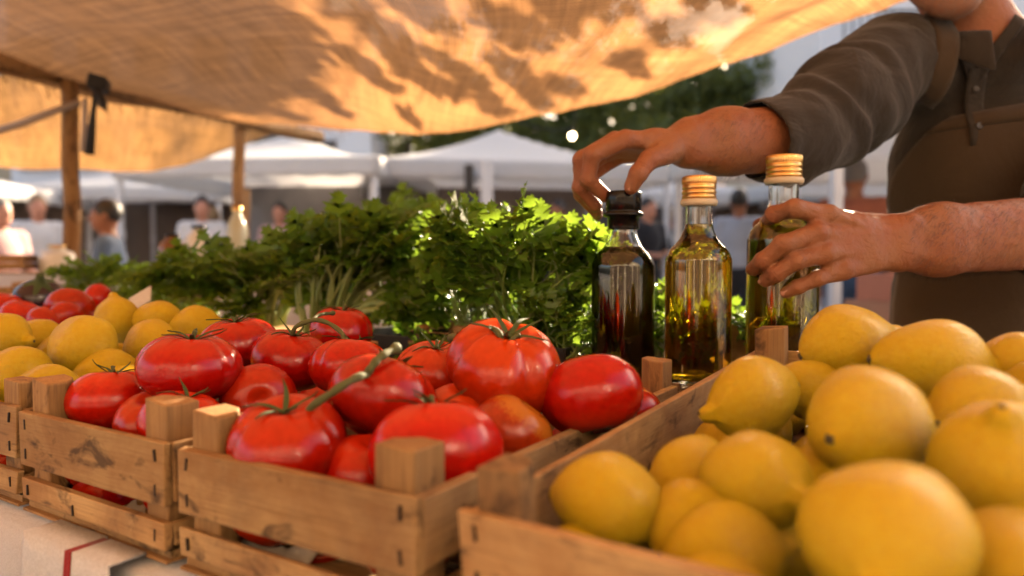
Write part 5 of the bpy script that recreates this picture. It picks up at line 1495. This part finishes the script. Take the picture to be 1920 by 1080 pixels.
# ------------------------------------------------------------------ people in the market
def base_person(pose):
    sk, sh_, tr, hr_ = SDF(), SDF(), SDF(), SDF()
    A = np.array
    sk.ell((0, 0, 1.62), (.075, .095, .11)); sk.ell((0, -.03, 1.55), (.055, .065, .06), k=.03); sk.cone((0, -.09, 1.62), (0, -.108, 1.59), .010, .014, .01)
    for s_ in (-1, 1): sk.ell((s_ * .077, .01, 1.61), (.01, .02, .03), k=.006)
    sk.cone((0, .01, 1.55), (0, .02, 1.42), .052, .06, .02); sk.ell((0, .02, 1.25), (.15, .09, .22), k=.05)
    for s_ in (-1, 1):
        shd = A((s_ * .185, .02, 1.40))
        if pose == 0: elb, wri, d = A((s_ * .23, .04, 1.12)), A((s_ * .22, -.04, .88)), A((0, -.25, -1.0))
        else: elb, wri, d = A((s_ * .24, .0, 1.13)), A((s_ * .12, -.22, 1.10)), A((-s_ * .5, -.8, 0))
        d = d / np.linalg.norm(d); sk.cone(shd, elb, .046, .038, .03); sk.cone(elb, wri, .038, .026, .02)
        kn = wri + d * .085; sk.cone(wri, kn, .024, .028, .01)
        sd = np.cross(d, A((s_ * 1.0, 0, 0)) if pose == 0 else A((0, 0, 1.0)))
        for i in range(4):
            b = kn + sd * (i - 1.5) * .019; sk.cone(b, b + d * (.05, .055, .052, .04)[i], .009, .0085, .004); sk.cone(b + d * .05, b + d * .075 + A((-s_ * .008, -.01, -.004)), .0085, .0075, .004)
        sk.cone(wri + d * .03, wri + d * .075 + sd * -.042, .012, .009, .006)
        sh_.cone(shd, shd * .5 + elb * .5, .066, .058, .04); sh_.cone(shd * .5 + elb * .5, elb, .058, .054, .02)
        hip, kne, ank = A((s_ * .09, .02, .92)), A((s_ * .10, .0, .50)), A((s_ * .11, .04, .08))
        sk.cone(hip, kne, .07, .05, .02); sk.cone(kne, ank, .05, .035, .02); sk.cone(ank, ank + A((0, -.15, -.045)), .035, .028, .02)
        tr.cone(hip, kne, .094, .072, .04); tr.cone(kne, ank + A((0, 0, .04)), .072, .062, .03)
    sh_.ell((0, .02, 1.28), (.185, .118, .20), k=.05); sh_.ell((0, .02, 1.05), (.165, .122, .16), k=.05); sh_.cone((-.15, .02, 1.41), (.15, .02, 1.41), .055, .055, .04)
    tr.ell((0, .02, .93), (.162, .12, .12), k=.05)
    hr_.ell((0, .015, 1.645), (.083, .102, .103)); hr_.ell((0, -.10, 1.575), (.08, .075, .08), k=.02, sub=True); hr_.ell((0, -.02, 1.49), (.12, .1, .09), k=.02, sub=True)
    out = []
    for s, vx in ((sk, .008), (sh_, .013), (tr, .013), (hr_, .011)):
        V, F = s.mesh(vx); out.append((relax(V, F, 1), F))
    return out
POSES = [base_person(0), base_person(1)]
SK2 = skin('fair_skin', (.50, .25, .16), (.48, .19, .12))
def pedestrian(label, x, y, face, sc, pose, shirt_c, trou_c, hair_c, sk=None, drop=0.0):
    o = thing('person', label, 'person', (x, y, -drop), face, 'people in the market')
    o.scale = (sc, sc, sc)
    for nm, (V, F), mt in zip(('body', 'shirt', 'trousers', 'hair'), POSES[pose], (sk or M['skin'], shirt_c, trou_c, hair_c)):
        c = np_obj(nm, V, F, mt, None); c.parent = o
    return o
blu = cloth('blue_grey_tshirt', (.11, .16, .25), 500); ltb = cloth('light_blue_shirt', (.38, .42, .52), 500); whs = cloth('white_shirt', (.68, .66, .66), 500); nav = cloth('navy_shirt', (.03, .05, .13), 500)
ros = cloth('rose_blouse', (.55, .34, .32), 500); blk = cloth('black_shirt', (.025, .025, .03), 500); jea = cloth('blue_jeans', (.035, .065, .13), 500); kha = cloth('khaki_trousers', (.25, .19, .13), 500); grn_s = cloth('brick_shirt', (.30, .10, .06), 500)
fair = simple('fair_hair', (.25, .16, .08), .5); dk = M['dark_hair']; gy = M['grey_hair']
hx = P(198, 410, 4.6).x
pedestrian('dark haired man in a blue-grey t-shirt in profile by the thick post', hx, 4.6, R(-72), .83, 1, blu, jea, dk)
for lab, px, Y, face, sc, pose, a, b, c in [
    ('person in a white shirt left of the thick post', 72, 7.4, R(40), .98, 1, whs, jea, fair),
    ('pale dressed person at the very left edge', 2, 5.6, R(70), .88, 1, ros, kha, gy),
    ('person in a white shirt with blue trousers between the posts', 380, 8.0, R(20), 1.0, 1, whs, jea, dk),
    ('person in navy beside the white jar', 400, 8.6, R(190), .95, 0, nav, jea, fair),
    ('person in rose blouse under the tent left of the celery', 525, 8.4, R(0), .98, 1, ros, kha, dk),
    ('person in black in front of the middle tent near the hand', 1045, 8.6, R(-40), 1.0, 0, nav, blk, dk),
    ('shopper in a light blue shirt seen between the second and third bottle', 1385, 7.2, R(160), 1.0, 0, ltb, blk, dk),
    ('person in black right of the dark bottle', 1215, 8.2, R(30), 1.0, 1, blk, blk, dk),
    ('shopper in brick red with blue jeans behind the gripping hand', 1600, 5.2, R(150), 1.02, 0, grn_s, jea, gy),
    ('person in dark clothes far behind the golden bottle', 1262, 10.5, R(90), 1.0, 0, blk, jea, fair),
    ('person in white far right behind the forearm', 1650, 9.5, R(-20), 1.0, 1, whs, blk, dk)]:
    pedestrian(lab, P(px, 450, Y).x, Y, face, sc, pose, a, b, c, SK2 if pose else None)

# ------------------------------------------------------------------ buildings
def building(label, x0, x1, y, depth, h, wins, wall, arcade=True, balcony=None, rot=0):
    cx, wd = (x0 + x1) / 2, x1 - x0
    o = thing('white_building', label, 'building', (cx, y, 0), rot, 'white houses round the square')
    mb = MB(); mb.box((0, depth / 2, h / 2), (wd, depth, h)); mb.build('wall', wall, o, False)
    mb = MB(); mb.box((0, depth / 2, h + .07), (wd + .3, depth + .3, .14)); mb.build('roof_cornice', wall, o, False)
    for (wx, wz, ww, wh) in wins:
        mb = MB(); f = .07
        for c, s_ in (((0, -.02, wh / 2), (ww + 2 * f, .07, f)), ((0, -.02, -wh / 2), (ww + 2 * f, .07, f)), ((-ww / 2, -.02, 0), (f, .07, wh - f)), ((ww / 2, -.02, 0), (f, .07, wh - f)), ((0, -.015, 0), (.045, .05, wh - f))): mb.box(c, s_)
        w_ = mb.build('window', M['win_frame'], o, False); w_.location = (wx, 0, wz)
        mb = MB(); mb.box((0, -.004, 0), (ww - f, .012, wh - f)); mb.build('pane', M['win'], w_, False)
        mb = MB(); mb.box((0, -.07, -wh / 2 - .07), (ww + .3, .16, .06)); mb.build('sill', wall, w_, False)
    if arcade:
        n = max(2, int(wd / 3.2))
        for i in range(n):
            x = -wd / 2 + (i + .5) * wd / n; ww = wd / n * .78
            mb = MB(); mb.box((0, -.01, 1.45), (ww, .03, 2.9)); d_ = mb.build('shopfront', M['arcade'], o, False); d_.location = (x, 0, 0)
            mb = MB()
            for fx in (-.5, -.17, .17, .5): mb.box((fx * ww, -.045, 1.45), (.08, .04, 2.9))
            mb.box((0, -.05, 2.94), (ww + .1, .06, .1)); mb.box((0, -.05, .3), (ww, .05, .6)); mb.build('door_frame', M['win_frame'], d_, False)
            mb = MB(); rows = [[(-ww / 2 + ww * a / 8, -.08 - .9 * k / 3, 3.1 - .5 * k / 3) for a in range(9)] for k in range(4)]; mb.grid(rows); mb.build('awning', col('awning_%d' % (i % 3), ((.42, .13, .10), (.30, .22, .16), (.55, .50, .45))[i % 3], .9), d_, solid=.02)
    if balcony:
        bx, bz, bw = balcony
        mb = MB(); mb.box((bx, -.5, bz), (bw, 1.0, .16)); b_ = mb.build('balcony', wall, o, False)
        mb = MB()
        nb2 = int(bw / .16)
        for i in range(nb2 + 1): mb.box((bx - bw / 2 + bw * i / nb2, -.97, bz + .55), (.03, .03, .95))
        mb.box((bx, -.97, bz + 1.05), (bw + .04, .05, .05)); mb.build('railing', M['rail'], b_, False)
    return o
wl_ = [(-6 + 2.6 * i, z, .9, 1.2) for i in range(6) for z in (4.1, 6.6)]
building('white house behind the tents at the left with small dark windows', -14.0, -5.0, 21, 8, 9, [(x * .62, z, .8, 1.0) for x, z, _, _ in wl_], M['plaster'])
building('white house in the middle distance whose end wall shows above the tents', -5.8, -3.75, 20, 8, 7.4, [(-.2, 3.9, .52, .46), (.4, 6.2, .5, .7)], M['plaster'], arcade=False)
building('tall white house at the right with an iron balcony', 6.5, 17.3, 16, 7, 7.2, [(-2.6, 5.0, 1.1, 1.5), (.8, 5.0, 1.1, 1.5), (3.6, 5.0, 1.1, 1.5)], M['plaster'], balcony=(-3.6, 4.9, 3.4))
building('long low building with dark shopfronts across the back of the square', -4.5, 8.5, 29, 6, 4.2, [], col('ochre_plaster', (.45, .33, .24), .9), True)

building('ochre house beyond the left edge of the market', -34, -15, 24, 8, 7.5, [(-7 + 3.4 * i, 4.8, 1.0, 1.5) for i in range(5)], col('ochre_wall', (.50, .38, .25), .9))
building('pale house beyond the right edge of the market', 18.2, 34, 13, 8, 7.0, [(-5.5 + 3.4 * i, 4.8, 1.0, 1.5) for i in range(4)], M['plaster'])
building('unseen house added behind the viewer, its sunlit front bouncing light onto the stall', -11, 11, -6.5, 7, 6.6, [(-8.5 + 3.4 * i, 4.6, 1.0, 1.5) for i in range(6)], col('bounce_plaster', (.42, .35, .27), .9), True, rot=PI)  # out of view, added as a warm bounce from the camera side

# ------------------------------------------------------------------ trees
def tree(label, x, y, h, crown, n_leaf, leaf, seed, limbs=6, tr_r=.18, group='trees beyond the tents'):
    """crown: list of (centre offset, radius) clumps"""
    rnd = random.Random(seed); o = thing('tree', label, 'tree', (x, y, 0), 0, group)
    mb = MB(); zc_ = min(c[0][2] for c in crown)
    mb.tube([(0, 0, 0), (.04, .02, h * .25), (-.03, .05, h * .5), (.02, 0, h * .72)], [tr_r * 1.25, tr_r, tr_r * .8, tr_r * .5], 10)
    for (c, r_) in crown:
        a = Vector((0, 0, h * rnd.uniform(.3, .62))); c = Vector(c); mb.tube([tuple(p) for p in spline([tuple(a), tuple(a.lerp(c, .5) + Vector((0, 0, .15 * r_))), tuple(c)], 6)], [tr_r * .42 * (1 - .13 * i) for i in range(7)], 6)
    mb.build('trunk', M['bark'], o)
    tot = sum(r_ ** 2 for c, r_ in crown); lb = MB()
    for (c, r_) in crown:
        subs = [(Vector(c) + Vector((rnd.gauss(0, .5), rnd.gauss(0, .5), rnd.gauss(0, .42))) * r_, r_ * rnd.uniform(.22, .45)) for _ in range(16)]
        for _ in range(int(n_leaf * r_ ** 2 / tot)):
            sc_, sr_ = rnd.choice(subs); d = Vector((rnd.gauss(0, 1), rnd.gauss(0, 1), rnd.gauss(0, .8))).normalized()
            p = sc_ + d * sr_ * rnd.random() ** .4
            u_ = Vector((rnd.gauss(0, 1), rnd.gauss(0, 1), rnd.gauss(-.3, .7))).normalized(); v_ = u_.orthogonal().normalized(); v_.rotate(Matrix.Rotation(rnd.uniform(0, 6.28), 3, u_)); L = leaf * rnd.uniform(.7, 1.3)
            s_ = u_.cross(v_)
            lb.add([p, p + v_ * L * .45 + s_ * L * .26, p + v_ * L, p + v_ * L * .45 - s_ * L * .26], [(0, 1, 2, 3)])
    lb.build('crown', M['tree_leaf'], o, False)
    return o
tree('broad dark green tree behind the middle tent', 1.0, 24, 7.6, [((-2.6, 0, 5.0), 2.0), ((-.5, .3, 6.4), 2.3), ((2.0, 0, 5.6), 2.3), ((4.0, .2, 5.0), 2.0), ((.6, -.4, 4.4), 1.9), ((2.9, 0, 7.2), 1.8), ((5.0, 0, 6.2), 1.5)], 19000, .25, 1)
tree('slender tree at the corner of the white house', -3.2, 22.5, 6.6, [((0, 0, 4.6), 1.4), ((.9, 0, 5.8), 1.6), ((-.3, 0, 6.6), 1.2)], 7000, .2, 2)
tree('tree with yellowing leaves right of the broad dark one', 5.2, 21, 6.6, [((0, 0, 5.0), 1.3), ((.4, .2, 6.0), 1.4), ((-1.1, 0, 4.7), 1.1)], 6000, .2, 3)
# the tree whose leaves shade the canopy: it stands beyond the tents on the sun side
rnd = random.Random(12)
ot = thing('tree', 'spreading tree beyond the right-hand tents whose branches dapple the burlap canopy', 'tree', (7.6, 9.0, 0), 0)
lb, tk = MB(), MB()
tk.tube([(0, 0, 0), (-.05, 0, 1.2), (.05, -.05, 2.8), (-.1, -.1, 5.2)], [.22, .18, .15, .09], 12)
shade = [(-60, 60, .34), (60, 60, .32), (150, 120, .22), (230, 60, .28), (320, 140, .20), (330, 40, .24), (390, 190, .11), (430, 110, .12), (250, 170, .16), (440, 60, .12), (120, 10, .3), (400, 10, .16), (530, 215, .05), (480, 130, .06),
    (725, 75, .12), (765, 130, .11), (700, 145, .07), (655, 110, .04), (790, 15, .11), (640, 15, .08), (600, 175, .025), (640, 205, .035), (540, 30, .05), (965, 60, .09), (955, 125, .06), (880, 145, .05), (840, 165, .035), (920, 195, .025), (1000, 187, .03), (1060, 160, .04), (1040, 20, .06), (760, 218, .035), (1150, 0, .06), (1260, 60, .035), (1190, 120, .03), (1340, 20, .045), (820, 115, .03)]
cells = []
for r_ in cang: cells.extend(r_)
def canopy_at(px, py):
    best = None
    for p in cells:
        c, s_ = math.cos(PITCH), math.sin(PITCH); z = p.z - CAMZ; yy = p.y * c - z * s_
        if yy < .3: continue
        X, Yp = 960 + FPX * p.x / yy, 540 - FPX * (p.y * s_ + z * c) / yy; e = (X - px) ** 2 + (Yp - py) ** 2
        if best is None or e < best[0]: best = (e, p)
    return best[1]
for (px, py, r_) in shade:
    if px > 500: r_ *= .8
    c = canopy_at(px, py) + SUN * rnd.uniform(2.6, 3.9) - Vector(ot.location)
    a = Vector((-.1, -.1, rnd.uniform(4.3, 5.1)))
    tk.tube([tuple(p) for p in spline([tuple(a), tuple(a.lerp(c, .55) + Vector((0, 0, .75))), tuple(c)], 7)], [.028, .022, .016, .012, .009, .007, .005, .003], 6)
    for _ in range(int(1500 * r_ * r_ / .04 * .5) + 30):
        d = Vector((rnd.gauss(0, 1), rnd.gauss(0, 1), rnd.gauss(0, 1))).normalized(); p = c + d * r_ * rnd.random() ** .6 * rnd.choice((.6, 1, 1, 1.15))
        u_ = (Vector((rnd.gauss(0, .7), rnd.gauss(0, .7), rnd.gauss(0, .7))) + SUN).normalized(); v_ = u_.orthogonal().normalized(); v_.rotate(Matrix.Rotation(rnd.uniform(0, 6.28), 3, u_)); L = rnd.uniform(.05, .09); s_ = u_.cross(v_)
        lb.add([p, p + v_ * L * .45 + s_ * L * .3, p + v_ * L, p + v_ * L * .45 - s_ * L * .3], [(0, 1, 2, 3)])
tk.build('trunk', M['bark'], ot); lb.build('crown', M['tree_leaf'], ot, False)
# lit bulbs on a string
st_ = MB(); pts = [P(930, 205, 7.0), P(1000, 238, 6.7), P(1073, 240, 6.4), P(1086, 192, 6.2), P(1200, 140, 6.0)]
st_.tube(spline([tuple(p) for p in pts], 24), .006, 5); o = st_.build('bulb_cable', M['strap'], None); tag(o, 'thin black cable with bulbs strung in front of the trees', 'cable')
for k, (px, py, Y, lab) in enumerate([(1073, 255, 6.4, 'lit round bulb hanging low on the cable above the reaching hand')]):
    b_ = thing('light_bulb', lab, 'bulb', P(px, py, Y), 0, None)
    mb = MB(); mb.lathe([(.026 * math.sin(PI * i / 10), -.026 * math.cos(PI * i / 10)) for i in range(11)], 18); mb.build('bulb', M['bulb'], b_)
    mb = MB(); mb.lathe([(.012, .022), (.014, .055), (0, .06)], 14); mb.build('socket', M['black_cap'], b_)
